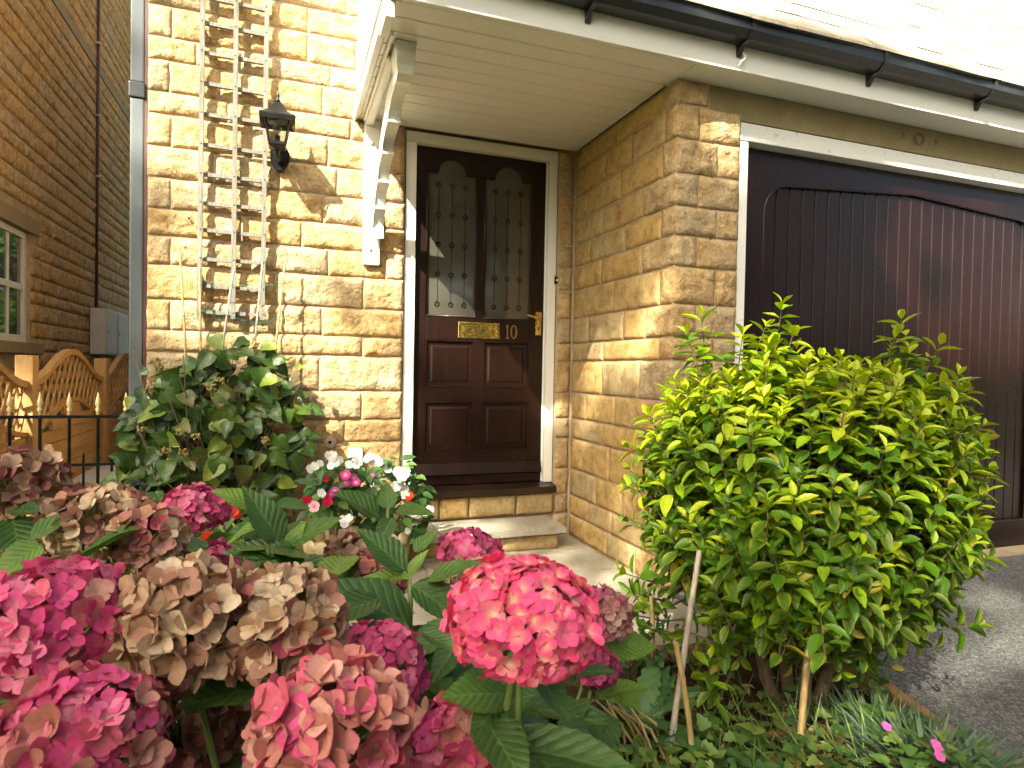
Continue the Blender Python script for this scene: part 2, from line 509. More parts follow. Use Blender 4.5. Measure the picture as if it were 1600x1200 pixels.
f_front = lambda a, h, z: (a, W - h, z)
f_ret = lambda a, h, z: (XR - h, a, z)
f_pier = lambda a, h, z: (a, G - h, z)
def f_quoin(a, h, z):                   # a < 0 along the porch side, a > 0 along the garage front
    t = sstep(a, -0.03, 0.03) * math.pi / 2
    return (XR + max(a, 0.0) + 0.004 * math.sin(2 * t) - h * math.cos(t), G + max(-a, 0.0) + 0.004 * math.sin(2 * t) - h * math.sin(t), z)

# ------------------------------------------------------------------ the house
house = tag(empty('stone_house', (0.5, W, 0)),
            'golden sandstone house with dark brown front door, white porch canopy and garage', 'house')
mb = MB()
mb.box(-.655, .632, W + .004, W + .30, -.1, 6.0)
front_wall = mb.build('front_wall', MT('mortar'), house)
mb = MB()
mb.box(1.594, XR + .30, W + .004, W + .30, -.1, 2.42)
mb.box(.632, 1.594, W + .012, W + .30, -.1, .278)
mb.box(.632, 6.97, 4.52, 4.7, 4.6, 6.4)
mb.box(.632, 6.97, W + .010, W + .30, 2.415, 3.6)
doorway_wall = mb.build('doorway_wall', MT('mortar'), house)
mb = MB()
mb.box(XR + .004, XR + .20, G + .006, W + .003, -.1, 2.398)
porch_wall = mb.build('porch_side_wall', MT('mortar'), house)
mb = MB()
mb.box(XR + .21, 2.058, G + .004, G + .25, -.1, 2.25)
garage_pier = mb.build('garage_pier', MT('mortar'), house)
mb = MB()
mb.box(-.65, 6.97, W + .31, 4.5, -.1, 3.9)  # solid unseen core added so no light leaks through the house
mb.box(-.65, 6.97, 4.51, 11.0, -.1, 6.0)
MB.build(mb, 'house_core', MT('mortar'), house)

FJ = {3: [.17], 4: [.32], 5: [.41], 6: [.18], 7: [-.04, .41], 8: [-.55, .19], 9: [-.05, .41], 10: [-.55, -.17, .22, .53],
      11: [-.22, .08], 12: [-.55, -.10, .19], 13: [-.36, -.04, .26], 14: [-.55, -.17, .21], 15: [-.29, .33], 16: [-.56, -.33, .18],
      17: [-.44, -.23, .22], 18: [-.55, -.2, .10, .35], 19: [-.35, .10], 20: [-.55, -.1, .3], 21: [-.3, .05], 22: [-.5, -.12, .2],
      0: [-.25, .2], 1: [-.4, .05, .4], 2: [-.5, -.1, .3]}
rj = random.Random(5)
for ci in range(len(COURSES) - 1):
    z0, z1 = COURSES[ci], COURSES[ci + 1]
    xs = [-.66] + sorted(FJ.get(ci, [])) + [.634]
    out = [xs[0]]
    for x in xs[1:]:
        while x - out[-1] > 0.62:
            out.append(out[-1] + rj.uniform(.28, .40) if x - out[-1] > .7 else (out[-1] + x) / 2)
        out.append(x)
    for a, b in zip(out[:-1], out[1:]):
        stone(front_wall, a, b, z0, z1, f_front, 'stone_front', 0.0195, 0.0115)
# narrow strip of stones right of the door, and the course under the sill
for ci in range(16):
    z0, z1 = COURSES[ci], min(COURSES[ci + 1], 2.398)
    if z0 < 2.39: stone(doorway_wall, 1.592, 1.692, z0, z1, f_front, 'stone_front', 0.016, 0.016)
for a, b in ((.64, .86), (.86, 1.04), (1.04, 1.34), (1.34, 1.59)):
    stone(doorway_wall, a, b, .142, .279, lambda a, h, z: (a, W - .012 - h, z), 'stone_return', 0.012, 0.016)
# porch side wall
RJ = {0: [3.12], 1: [3.07, 3.36], 2: [2.96, 3.26], 3: [3.11], 4: [3.20], 5: [3.06, 3.41], 6: [3.22], 7: [3.21], 8: [2.99, 3.40],
      9: [3.10], 10: [3.25], 11: [2.99, 3.40], 12: [3.25], 13: [3.05, 3.45], 14: [2.94, 3.22], 15: [3.11]}
QY = {8: .24, 14: .10}
for ci in range(16):
    z0, z1 = COURSES[ci], min(COURSES[ci + 1], 2.397)
    odd = ci % 2
    qy = QY.get(ci, .115 if odd else .285)
    qx = .235 if odd else .127
    if ci == 15: qx = .172
    stone(porch_wall, -qy, qx, z0, z1, f_quoin, 'stone_front', 0.019, 0.0115)
    xs = [G + qy] + RJ[ci] + [W - .006]
    for a, b in zip(xs[:-1], xs[1:]):
        stone(porch_wall, a, b, z0, z1, f_ret, 'stone_return', 0.009, 0.018)
    if ci < 15: stone(garage_pier, XR + qx, 2.062, z0, z1, f_pier, 'stone_front', 0.019, 0.0115)

mb = MB(); mb.box(4.53, 6.97, G + .004, W + .305, -.1, 2.399)
end_pier = mb.build('garage_pier', MT('mortar'), house)
re_ = random.Random(19)
for ci in range(16):
    z0, z1 = COURSES[ci], min(COURSES[ci + 1], 2.397)
    x = 4.527 if ci < 15 else 4.75
    while x < 6.6:
        x2 = x + re_.uniform(.26, .46)
        stone(end_pier, x, x2, z0, z1, f_pier, 'stone_front', .019, .026)
        x = x2
# ------------------------------------------------------------------ garage lintel
mb = MB(); mb.box(1.877, 4.745, G + .004, G + .22, 2.256, 2.398, bev=.004)
lintel = mb.build('garage_lintel', MT('lintel_stone'), house)
mb = MB()
def chev(cx, cz, r):
    for sgn in (1, -1):
        mb.prism([(cx - r, cz + sgn * r * .9), (cx + r, cz), (cx + r, cz + sgn * r * .35), (cx - r, cz + sgn * r * 1.35)],
                 lambda x, z: (x, G + .0015, z), lambda x, z: (x, G + .01, z))
chev(3.128, 2.334, .011); chev(3.375, 2.334, .011)
N = 20
for i in range(N):
    w0, w1 = 2 * math.pi * i / N, 2 * math.pi * (i + 1) / N
    ri0 = .024 + .004 * math.sin(3 * w0); ri1 = .024 + .004 * math.sin(3 * w1)
    ro0 = .037 + .005 * math.sin(2 * w0 + 1); ro1 = .037 + .005 * math.sin(2 * w1 + 1)
    mb.prism([(3.247 + ri0 * math.cos(w0), 2.334 + ri0 * math.sin(w0)), (3.247 + ro0 * math.cos(w0), 2.334 + ro0 * math.sin(w0)),
              (3.247 + ro1 * math.cos(w1), 2.334 + ro1 * math.sin(w1)), (3.247 + ri1 * math.cos(w1), 2.334 + ri1 * math.sin(w1))],
             lambda x, z: (x, G + .0015, z), lambda x, z: (x, G + .01, z))
plain('carving', (.13, .10, .05), 0.9, 0.2, 40)
mb.build('carved_mark', MT('carving'), lintel)

# ------------------------------------------------------------------ garage door
gframe = MB()
gframe.box(2.064, 2.118, G + .012, G + .16, 0.0, 2.165, bev=.004)
gframe.box(4.47, 4.525, G + .012, G + .16, 0.0, 2.165, bev=.004)
gframe.box(2.064, 4.525, G + .010, G + .16, 2.168, 2.254, bev=.004)
gframe.build('garage_door_frame', MT('worn_white'), house)
GY = G + .075
PX0, PX1, PZT, PZA, PR_ = 2.279, 4.345, 2.003, 2.057, .15
def corner(cx, cz, r, w0, w1, n=8): return [(cx + r * math.cos(w0 + (w1 - w0) * i / n), cz + r * math.sin(w0 + (w1 - w0) * i / n)) for i in range(n + 1)]
top = corner(PX1 - PR_, PZT - PR_, PR_, 0, math.pi / 2) + [((PX0 + PX1) / 2, PZA)] + corner(PX0 + PR_, PZT - PR_, PR_, math.pi / 2, math.pi)
opening = [(PX0, .165), (PX1, .165)] + top
def ztop(x):
    for (xa, za), (xb, zb) in zip(top[:-1], top[1:]):
        if xb <= x <= xa and xa > xb: return zb + (za - zb) * (x - xb) / (xa - xb)
    return PZT - PR_
# leaf with the opening cut out: fill between outer rectangle and opening
bm = bmesh.new()
outer = [(2.122, .003), (4.466, .003), (4.466, 2.163), (2.122, 2.163)]
loops = []
for pts in (outer, opening):
    vs = [bm.verts.new((x, GY, z)) for x, z in pts]
    loops.append([bm.edges.new((vs[i], vs[(i + 1) % len(vs)])) for i in range(len(vs))])
bmesh.ops.triangle_fill(bm, edges=loops[0] + loops[1], use_beauty=True)
ext = bmesh.ops.extrude_face_region(bm, geom=bm.faces[:])
for v in [g for g in ext['geom'] if isinstance(g, bmesh.types.BMVert)]: v.co.y += .04
bm.verts.index_update()
mb = MB(); mb.add([v.co[:] for v in bm.verts], [[v.index for v in f.verts] for f in bm.faces]); bm.free()
garage_door = mb.build('garage_door', MT('garage_mahogany'), house)
# bead round the opening
mb = MB(); pts = opening + [opening[0]]
mb.tube([(x, GY + .003, z) for x, z in pts], .006, 6)
mb.build('panel_bead', MT('garage_mahogany'), garage_door, smooth=True)
nb = 24
bw = (PX1 - PX0) / nb
for i in range(nb):
    x0, x1 = PX0 + i * bw, PX0 + (i + 1) * bw
    g = .0022
    mb = MB()
    pts = [(x0 + g, .165), (x1 - g, .165)] + [(x1 - g - (x1 - x0 - 2 * g) * k / 4, ztop(max(PX0 + .0001, min(PX1 - .0001, x1 - g - (x1 - x0 - 2 * g) * k / 4)))) for k in range(5)]
    ins = .004
    prof = [(x0 + g, GY + .024), (x0 + g + ins, GY + .017), (x1 - g - ins, GY + .017), (x1 - g, GY + .024)]
    zt = [ztop(max(PX0 + .0001, min(PX1 - .0001, px))) for px, _ in prof]
    vs = [(px, py, .165) for px, py in prof] + [(px, py, z) for (px, py), z in zip(prof, zt)]
    mb.add(vs, [(0, 1, 5, 4), (1, 2, 6, 5), (2, 3, 7, 6)])
    mb.build('board', MT('garage_mahogany'), garage_door)
mb = MB(); mb.box(2.12, 4.468, GY + .026, GY + .038, .004, 2.16); mb.build('backing', MT('dark_sill'), garage_door)
mb = MB(); mb.box(2.064, 4.525, G - .035, G + .17, -.02, .001, bev=.003); mb.build('garage_threshold', MT('mortar'), house)

# ------------------------------------------------------------------ door frame, sill, steps
mb = MB()
FY = W + .022
mb.box(.640, .703, FY, FY + .11, .334, 2.330, bev=.004)
mb.box(1.531, 1.588, FY, FY + .11, .334, 2.330, bev=.004)
mb.box(.640, 1.588, FY - .002, FY + .11, 2.3315, 2.393, bev=.004)
door_frame = mb.build('door_frame', MT('white_paint'), house)
mb = MB(); mb.box(.703, .709, FY + .035, FY + .05, .335, 2.33); mb.box(1.525, 1.531, FY + .035, FY + .05, .335, 2.33)
mb.build('door_stop', MT('white_paint'), door_frame)
mb = MB(); mb.box(1.577, 1.601, FY - .014, FY + .001, 1.572, 1.622, bev=.004)
bell = mb.build('bell_push', MT('black_metal'), door_frame)
mb = MB(); mb.lathe([(.0055, 0), (.0055, -.004), (.003, -.006)], (1.589, FY - .014, 1.597), 12, 'y')
plain('bell_button', (.75, .72, .62), 0.3, 0.02)
mb.build('bell_button', MT('bell_button'), door_frame, smooth=True)
mb = MB()
mb.prism([(W - .045, .281), (W + .14, .281), (W + .14, .332), (W + .03, .332), (W - .045, .318)],
         lambda y, z: (.634, y, z), lambda y, z: (1.592, y, z))
mb.build('door_sill', MT('dark_sill'), house)
# stone step in front of the door
step_t = tag(empty('stone_step', (.95, 3.45, 0)), 'riven stone doorstep below the brown front door', 'step')
mb = MB(); mb.box(.20, 1.50, 3.335, W - .02, -.02, .100); mb.build('core', MT('mortar'), step_t)
for a, b in ((.22, .55), (.55, .80), (.80, 1.16), (1.16, 1.505)):
    stone(step_t, a, b, 0, .100, lambda a, h, z: (a, 3.334 - h, z), 'stone_return', .010, .016, 'riser_stone')
stone(step_t, 3.34, W - .02, 0, .100, lambda a, h, z: (1.501 + h, a, z), 'stone_return', .010, .016, 'riser_stone')
SEED[0] += 1
def slab_mesh(x0, x1, y0, y1, z0, z1, seed, amp=.004, step=.05):
    R = random.Random(seed); off = Vector((R.uniform(-9, 9), R.uniform(-9, 9), 0))
    nx, ny = max(2, int((x1 - x0) / step)), max(2, int((y1 - y0) / step))
    vs, fs = [], []
    for j in range(ny + 1):
        for i in range(nx + 1):
            x, y = x0 + (x1 - x0) * i / nx, y0 + (y1 - y0) * j / ny
            p = Vector((x, y, 0)) + off
            z = z1 + amp * noise.fractal(p * 4, 1, 2, 4)
            if i in (0, nx) or j in (0, ny):
                z -= .004
                q = noise.noise_vector(p * 11) * .004; x += q.x; y += q.y
            vs.append((x, y, z))
    k = nx + 1
    for j in range(ny):
        for i in range(nx): fs.append((j * k + i, j * k + i + 1, (j + 1) * k + i + 1, (j + 1) * k + i))
    ring = [i for i in range(nx)] + [j * k + nx for j in range(ny)] + [ny * k + i for i in range(nx, 0, -1)] + [j * k for j in range(ny, 0, -1)]
    b = len(vs)
    for q in ring: vs.append((vs[q][0], vs[q][1], z0))
    n = len(ring)
    for q in range(n): fs.append((ring[q], b + q, b + (q + 1) % n, ring[(q + 1) % n]))
    fs.append(tuple(b + q for q in range(n - 1, -1, -1)))
    return vs, fs
for a, b in ((.19, .80), (.806, 1.535)):
    mb = MB(); mb.add(*slab_mesh(a, b, 3.292, W - .014, .101, .139, int(a * 100), .003)); mb.build('tread_slab', MT('slab'), step_t, smooth=True, angle=50)

# ------------------------------------------------------------------ front door
DY = W + .062                                     # face of the door leaf
mb = MB(); mb.box(.708, 1.526, DY + .030, DY + .045, .336, 2.328)
door = mb.build('front_door', MT('mahogany'), house)
def dbox(name, x0, x1, z0, z1, y0=DY, mat='mahogany', bev=.003, y1=None):
    b = MB(); b.box(x0, x1, y0, DY + .0305 if y1 is None else y1, z0, z1, bev=bev); return b.build(name, MT(mat), door)
PL, PR = (.778, 1.080), (1.132, 1.434)
dbox('stile', .708, PL[0], .336, 2.328); dbox('stile', PR[1], 1.526, .336, 2.328)
dbox('mullion', PL[1], PR[0], 1.345, 2.1895)
dbox('rail', PL[0] + .0005, PR[1] - .0005, 1.205, 1.3445)
dbox('mullion', PL[1], PR[0], .540, 1.2045)
dbox('rail', PL[0] + .0005, PL[1] - .0005, .838, .918); dbox('rail', PR[0] + .0005, PR[1] - .0005, .838, .918)
dbox('rail', PL[0] + .0005, PR[1] - .0005, .336, .5395)
def arch(xc):
    pts = [(xc + .151, 2.190), (xc + .094, 2.190), (xc + .091, 2.207)]
    pts += [(xc + .090 * math.cos(w), 2.207 + .072 * math.sin(w)) for w in [math.pi * i / 14 for i in range(1, 14)]]
    pts += [(xc - .091, 2.207), (xc - .094, 2.190), (xc - .151, 2.190)]
    return pts
xl, xr2 = sum(PL) / 2, sum(PR) / 2
mb = MB()
# rail above the panes as vertical slices so that the arches cut cleanly
low = arch(xr2) + arch(xl)
for (xa, za), (xb, zb) in zip(low[:-1], low[1:]):
    if abs(xa - xb) < 1e-6: continue
    vs = [(xa, DY, za), (xb, DY, zb), (xb, DY, 2.328), (xa, DY, 2.328), (xa, DY + .03, za), (xb, DY + .03, zb), (xb, DY + .03, 2.328), (xa, DY + .03, 2.328)]
    mb.add(vs, [(0, 1, 2, 3), (0, 4, 5, 1), (7, 6, 5, 4)])
mb.build('arched_rail', MT('mahogany'), door)
for (x0, x1), xc in ((PL, xl), (PR, xr2)):
    ol = [(x0, 1.345), (x1, 1.345)] + arch(xc)[:1] + arch(xc)[1:]
    mb = MB(); loop = ol + [ol[0]]
    mb.tube([(x, DY + .004, z) for x, z in loop], .0075, 6)
    mb.build('glazing_bead', MT('mahogany'), door, smooth=True)
    mb = MB()
    mb.prism([(x, z) for x, z in ol], lambda x, z: (x, DY + .014, z), lambda x, z: (x, DY + .020, z))
    pane = mb.build('glass_pane', MT('door_glass'), door)
    mb = MB()
    for q, dx in enumerate((-.082, 0.0, .082)):
        x = xc + dx
        mb.box(x - .0018, x + .0018, DY + .0125, DY + .0137, 1.415, 2.12)
        for k in range(5):
            zc = 1.415 + k * .176
            for pt in range(8):
                w = pt * math.pi / 4 + .2
                c, s_ = math.cos(w), math.sin(w); t, u_ = -s_, c
                r0, r1, hw = .006, .0195, .0062
                mb.add([(x + c * r0, DY + .0130, zc + s_ * r0), (x + c * (r0 + r1) / 2 + t * hw, DY + .0122, zc + s_ * (r0 + r1) / 2 + u_ * hw),
                        (x + c * r1, DY + .0130, zc + s_ * r1), (x + c * (r0 + r1) / 2 - t * hw, DY + .0122, zc + s_ * (r0 + r1) / 2 - u_ * hw)], [(0, 1, 2, 3)])
    mb.build('etched_flowers', MT('glass_etch'), door)
def levels(mb, x0, x1, z0, z1, lv):
    vs, fs = [], []
    for ins, y in lv:
        vs += [(x0 + ins, y, z0 + ins), (x1 - ins, y, z0 + ins), (x1 - ins, y, z1 - ins), (x0 + ins, y, z1 - ins)]
    for i in range(len(lv) - 1):
        for k in range(4):
            fs.append((i * 4 + k, i * 4 + (k + 1) % 4, i * 4 + 4 + (k + 1) % 4, i * 4 + 4 + k))
    b = (len(lv) - 1) * 4
    fs.append((b, b + 1, b + 2, b + 3))
    mb.add(vs, fs)
for x0, x1 in (PL, PR):
    for z0, z1 in ((.540, .838), (.918, 1.205)):
        mb = MB()
        levels(mb, x0, x1, z0, z1, [(0, DY + .001), (.002, DY - .003), (.008, DY - .003), (.014, DY + .010), (.034, DY + .011), (.044, DY + .005), (.047, DY + .0045)])
        mb.build('raised_panel', MT('mahogany'), door)
mb = MB(); mb.prism([(DY - .026, .400), (DY + .001, .388), (DY + .001, .470), (DY - .006, .466)], lambda y, z: (.712, y, z), lambda y, z: (1.522, y, z))
mb.build('weather_bar', MT('mahogany'), door)
mb = MB()
levels(mb, .973, 1.236, 1.219, 1.316, [(0, DY - .0005), (.001, DY - .005), (.006, DY - .007), (.020, DY - .006), (.023, DY - .003), (.026, DY - .003), (.029, DY - .008), (.036, DY - .009)])
mb.build('letter_box', MT('brass'), door)
mb = MB()
mb.box(1.470, 1.510, DY - .005, DY + .001, 1.252, 1.398, bev=.002)
mb.tube([(1.490, DY - .003, 1.362), (1.490, DY - .045, 1.362), (1.470, DY - .052, 1.362), (1.420, DY - .050, 1.365), (1.398, DY - .046, 1.370)], [.009, .008, .008, .0075, .006], 10)
mb.build('door_handle', MT('brass'), door, smooth=True, angle=40)
mb = MB(); mb.lathe([(.0045, -.0062), (.0045, -.0052)], (1.490, DY, 1.295), 10, 'y'); mb.box(1.4878, 1.4922, DY - .0062, DY - .0052, 1.278, 1.295)
mb.build('keyhole', MT('stone_dark_hole'), door)
mb = MB()
fy0, fy1 = (lambda x, z: (x, DY - .004, z)), (lambda x, z: (x, DY + .001, z))
x, z, hh = 1.275, 1.224, .086
mb.prism([(x, z), (x + .024, z), (x + .024, z + .006), (x + .0165, z + .010), (x + .0165, z + hh), (x + .010, z + hh), (x + .001, z + hh - .014), (x + .002, z + hh - .018), (x + .0085, z + hh - .014), (x + .0085, z + .010), (x, z + .006)], fy0, fy1)
cx_, cz_ = 1.329, z + hh / 2
for i in range(28):
    w0, w1 = 2 * math.pi * i / 28, 2 * math.pi * (i + 1) / 28
    o = lambda w: (cx_ + .0225 * math.cos(w), cz_ + hh / 2 * math.sin(w)); q = lambda w: (cx_ + .0125 * math.cos(w), cz_ + (hh / 2 - .006) * math.sin(w))
    mb.prism([q(w0), o(w0), o(w1), q(w1)], fy0, fy1)
mb.build('house_number', MT('dull_bronze'), door)

# ------------------------------------------------------------------ porch canopy, fascia, gutter, lean-to roof
FB = 2.398                                         # underside of the fascia
mb = MB(); mb.box(.352, 7.0, 2.372, 2.396, FB, 2.615, bev=.003)
canopy = mb.build('porch_canopy', MT('white_paint'), house)
ny = 11
for i in range(ny):
    y0 = 2.398 + (W - .004 - 2.398) * i / ny; y1 = 2.398 + (W - .004 - 2.398) * (i + 1) / ny
    x1 = XR - .003 if y0 > G - .02 else XR + .0
    mb = MB()
    prof = [(y0 + .0006, 2.4125), (y0 + .0105, 2.4025), (y1 - .0010, 2.4025), (y1 - .0006, 2.4060), (y1 - .0006, 2.418), (y0 + .0006, 2.418)]
    mb.prism(prof, lambda y, z: (.376, y, z), lambda y, z: (x1, y, z))
    mb.build('soffit_board', MT('soffit_paint'), canopy)
mb = MB(); mb.box(XR + .002, 7.0, 2.398, G + .10, 2.4005, 2.415); mb.build('garage_soffit', MT('white_paint'), canopy)
mb = MB(); mb.box(.376, 1.705, 2.400, W + .009, 2.419, 2.45); mb.build('backing_board', MT('soffit_paint'), canopy)
# cheek of the canopy: vertical boards under the rake of the roof
TAN = math.tan(math.radians(48))
rz = lambda y: 2.590 + (y - 2.285) * TAN
nbk = 12
for i in range(nbk):
    y0 = 2.40 + (W - .003 - 2.40) * i / nbk; y1 = 2.40 + (W - .003 - 2.40) * (i + 1) / nbk
    mb = MB(); mb.prism([(y0 + .001, 2.405), (y1 - .001, 2.405), (y1 - .001, rz(y1) - .02), (y0 + .001, rz(y0) - .02)], lambda y, z: (.356, y, z), lambda y, z: (.374, y, z))
    mb.build('cheek_board', MT('white_paint'), canopy)
mb = MB(); mb.prism([(2.397, 2.392), (W - .001, 2.392), (W - .001, 2.470), (2.397, 2.470)], lambda y, z: (.344, y, z), lambda y, z: (.3555, y, z))
mb.prism([(2.40, 2.470), (W - .001, 2.470), (W - .001, 2.482), (2.40, 2.482)], lambda y, z: (.338, y, z), lambda y, z: (.3555, y, z))
mb.build('cheek_moulding', MT('white_paint'), canopy)
mb = MB(); mb.box(.338, .372, 2.398, 2.56, 2.335, 2.391, bev=.003); mb.build('corner_block', MT('white_paint'), canopy)
mb = MB()
mb.prism([(2.40, rz(2.40) - .10), (W - .001, rz(W) - .10), (W - .001, rz(W) + .01), (2.40, rz(2.40) + .01)], lambda y, z: (.33, y, z), lambda y, z: (.354, y, z))
mb.build('barge_board', MT('white_paint'), canopy)
# carved bracket
brk = empty('canopy_bracket', (.45, W, 1.6), house)
mb = MB(); mb.box(.400, .490, W - .045, W - .001, 1.60, 2.398, bev=.006); mb.build('wall_post', MT('white_paint'), brk)
for zb in (1.685, 2.265):
    mb = MB(); mb.lathe([(.011, 0), (.011, -.004), (.008, -.009), (.004, -.012)], (.436, W - .045, zb), 10, 'y'); mb.build('bolt', MT('white_paint'), brk, smooth=True)
prof = [(W - .046, 1.80), (W - .072, 1.775), (W - .078, 1.745)]
n = 5
y0, z0, y1, z1 = W - .085, 1.742, 2.84, 2.285
ca = lambda t: (y0 + (y1 - y0) * (t ** 1.55), z0 + (z1 - z0) * (t ** 0.80))
for i in range(n):                                   # scalloped lower edge, each scallop ending in a small lip
    pa, pb = ca(i / n), ca((i + 1) / n)
    for k in range(8):
        t = k / 7
        yy = pa[0] + (pb[0] - pa[0]) * t; zz = pa[1] + (pb[1] - pa[1]) * t
        bl = math.sin(math.pi * t ** .8) * .030
        prof.append((yy + bl * .75, zz + bl * .55))
    if i < n - 1: prof += [(pb[0] - .004, pb[1] - .010), (pb[0] - .016, pb[1] - .006), (pb[0] - .016, pb[1] + .006)]
prof += [(2.80, 2.30), (2.80, 2.3985), (2.95, 2.3985), (3.10, 2.335), (3.30, 2.19), (3.45, 2.01), (3.55, 1.87), (W - .046, 1.83)]
bm = bmesh.new()
vs = [bm.verts.new((.446, y, z)) for y, z in prof]
f = bm.faces.new(vs); bmesh.ops.triangulate(bm, faces=[f])
ext = bmesh.ops.extrude_face_region(bm, geom=bm.faces[:])
for v in [g for g in ext['geom'] if isinstance(g, bmesh.types.BMVert)]: v.co.x += .058
bm.verts.index_update()
mb = MB(); mb.add([v.co[:] for v in bm.verts], [[v.index for v in f.verts] for f in bm.faces]); bm.free()
mb.build('scalloped_arm', MT('white_paint'), brk)
mb = MB(); mb.prism([(2.675, 2.3985), (2.675, 2.335), (2.69, 2.31), (2.70, 2.275), (2.745, 2.258), (2.7985, 2.262), (2.7985, 2.3985)], lambda y, z: (.418 + (2.3985 - z) * .12, y, z), lambda y, z: (.508 - (2.3985 - z) * .08, y, z)); mb.build('corbel_end', MT('white_paint'), brk)
mb = MB(); mb.box(.404, .4445, 2.80, W - .046, 2.362, 2.3985, bev=.006); mb.box(.392, .4035, 2.62, W - .046, 2.380, 2.3985)
mb.build('top_rail', MT('white_paint'), brk)

# gutter
mb = MB()
prof = [(2.366, 2.505), (2.300, 2.505), (2.273, 2.530), (2.273, 2.570), (2.268, 2.574), (2.268, 2.580), (2.278, 2.580), (2.278, 2.534), (2.302, 2.512), (2.360, 2.512), (2.360, 2.580), (2.366, 2.580)]
vs, fs = [], []
xs = [.33, 1.30, 2.20, 3.10, 7.0]
for x in xs:
    for y, z in prof: vs.append((x, y, z))
k = len(prof)
for i in range(len(xs) - 1):
    for j in range(k): fs.append((i * k + j, i * k + (j + 1) % k, (i + 1) * k + (j + 1) % k, (i + 1) * k + j))
mb.add(vs, fs)
gut = mb.build('gutter', MT('gutter_black'), house)
mb = MB(); mb.prism([(2.366, 2.505), (2.300, 2.505), (2.273, 2.530), (2.273, 2.578), (2.366, 2.578)], lambda y, z: (.326, y, z), lambda y, z: (.3295, y, z)); mb.build('stop_end', MT('gutter_black'), gut)
for bx in (.45, 1.15, 1.904, 2.678, 3.441, 4.2):
    mb = MB()
    pr = [(2.3715, 2.455), (2.362, 2.455), (2.340, 2.492), (2.297, 2.499), (2.267, 2.527), (2.263, 2.588), (2.275, 2.588), (2.2725, 2.5305), (2.2995, 2.5045), (2.3665, 2.5045), (2.3715, 2.58)]
    bm = bmesh.new(); vs = [bm.verts.new((bx - .011, y, z)) for y, z in pr]; f = bm.faces.new(vs); bmesh.ops.triangulate(bm, faces=[f])
    ext = bmesh.ops.extrude_face_region(bm, geom=bm.faces[:])
    for v in [g for g in ext['geom'] if isinstance(g, bmesh.types.BMVert)]: v.co.x += .022
    bm.verts.index_update(); mb.add([v.co[:] for v in bm.verts], [[v.index for v in f.verts] for f in bm.faces]); bm.free()
    mb.build('gutter_bracket', MT('gutter_black'), gut)
mb = MB(); mb.tube([(1.905, 2.371, 2.432), (1.905, 2.350, 2.428), (1.915, 2.342, 2.436), (1.925, 2.345, 2.452), (1.922, 2.352, 2.466), (1.915, 2.352, 2.468)], .0035, 6)
mb.tube([(1.905, 2.350, 2.428), (1.895, 2.348, 2.418), (1.892, 2.348, 2.405)], .003, 6)
hook = mb.build('wire_hook', MT('white_paint'), None, smooth=True); tag(hook, 'small white wire hook on the white fascia above the garage pier', 'hook')
# roof
mb = MB(); mb.prism([(2.375, rz(2.375) - .018), (4.5, rz(4.5) - .018), (4.5, rz(4.5) - .06), (2.375, rz(2.375) - .06)], lambda y, z: (.64, y, z), lambda y, z: (7.0, y, z))
mb.prism([(2.375, rz(2.375) - .018), (W, rz(W) - .018), (W, rz(W) - .06), (2.375, rz(2.375) - .06)], lambda y, z: (.3755, y, z), lambda y, z: (.6395, y, z))
roof = mb.build('lean_to_roof', MT('mortar'), house)
rr = random.Random(3)
tl = 1.0 / math.cos(math.radians(48)); rows = 16; ex = (4.5 - 2.255) / rows
for r in range(rows):
    ya = 2.255 + r * ex; x0_ = .335 if ya < W - .25 else .645; x = x0_ - (r % 2) * .11
    while x < 6.9:
        w_ = .225 + rr.uniform(-.03, .03)
        xa, xb = max(x0_, x), min(7.0, x + w_)
        if xb - xa > .03:
            th, lift = .014 + rr.uniform(-.003, .004), rr.uniform(0, .003)
            yb = ya + ex * 1.35
            if x0_ < .4 and yb > W - .002: yb = W - .002
            j0, j1 = rr.uniform(-.006, .006), rr.uniform(-.006, .006)
            mb = MB()
            A = lambda xx, yy, d: (xx, yy, rz(yy) + d)
            b0 = .012 + lift
            mb.add([A(xa + .002, ya + j0, b0), A(xb - .002, ya + j1, b0), A(xb - .002, yb, -.012), A(xa + .002, yb, -.012),
                    A(xa + .002, ya + j0, b0 + th), A(xb - .002, ya + j1, b0 + th), A(xb - .002, yb, -.012 + th), A(xa + .002, yb, -.012 + th)],
                   [(0, 3, 2, 1), (4, 5, 6, 7), (0, 1, 5, 4), (1, 2, 6, 5), (2, 3, 7, 6), (3, 0, 4, 7)])
            mb.build('roof_tile', MT('roof_tile'), roof)
        x += w_

# rainwater pipe at the house corner
pipe = empty('rainwater_pipe', (-.71, 3.68, 0), house)
mb = MB(); mb.box(-.742, -.680, 3.655, 3.715, .05, 2.36, bev=.008); mb.box(-.742, -.680, 3.655, 3.715, 2.44, 5.9, bev=.008)
mb.build('pipe_run', MT('pipe_grey'), pipe)
mb = MB(); mb.box(-.748, -.674, 3.648, 3.722, 2.362, 2.438, bev=.006); mb.build('pipe_collar', MT('pipe_dark'), pipe)
mb = MB(); mb.box(-.6795, -.660, 3.66, 3.70, .05, 5.9); mb.build('pipe_backing', MT('cable_brown'), pipe)
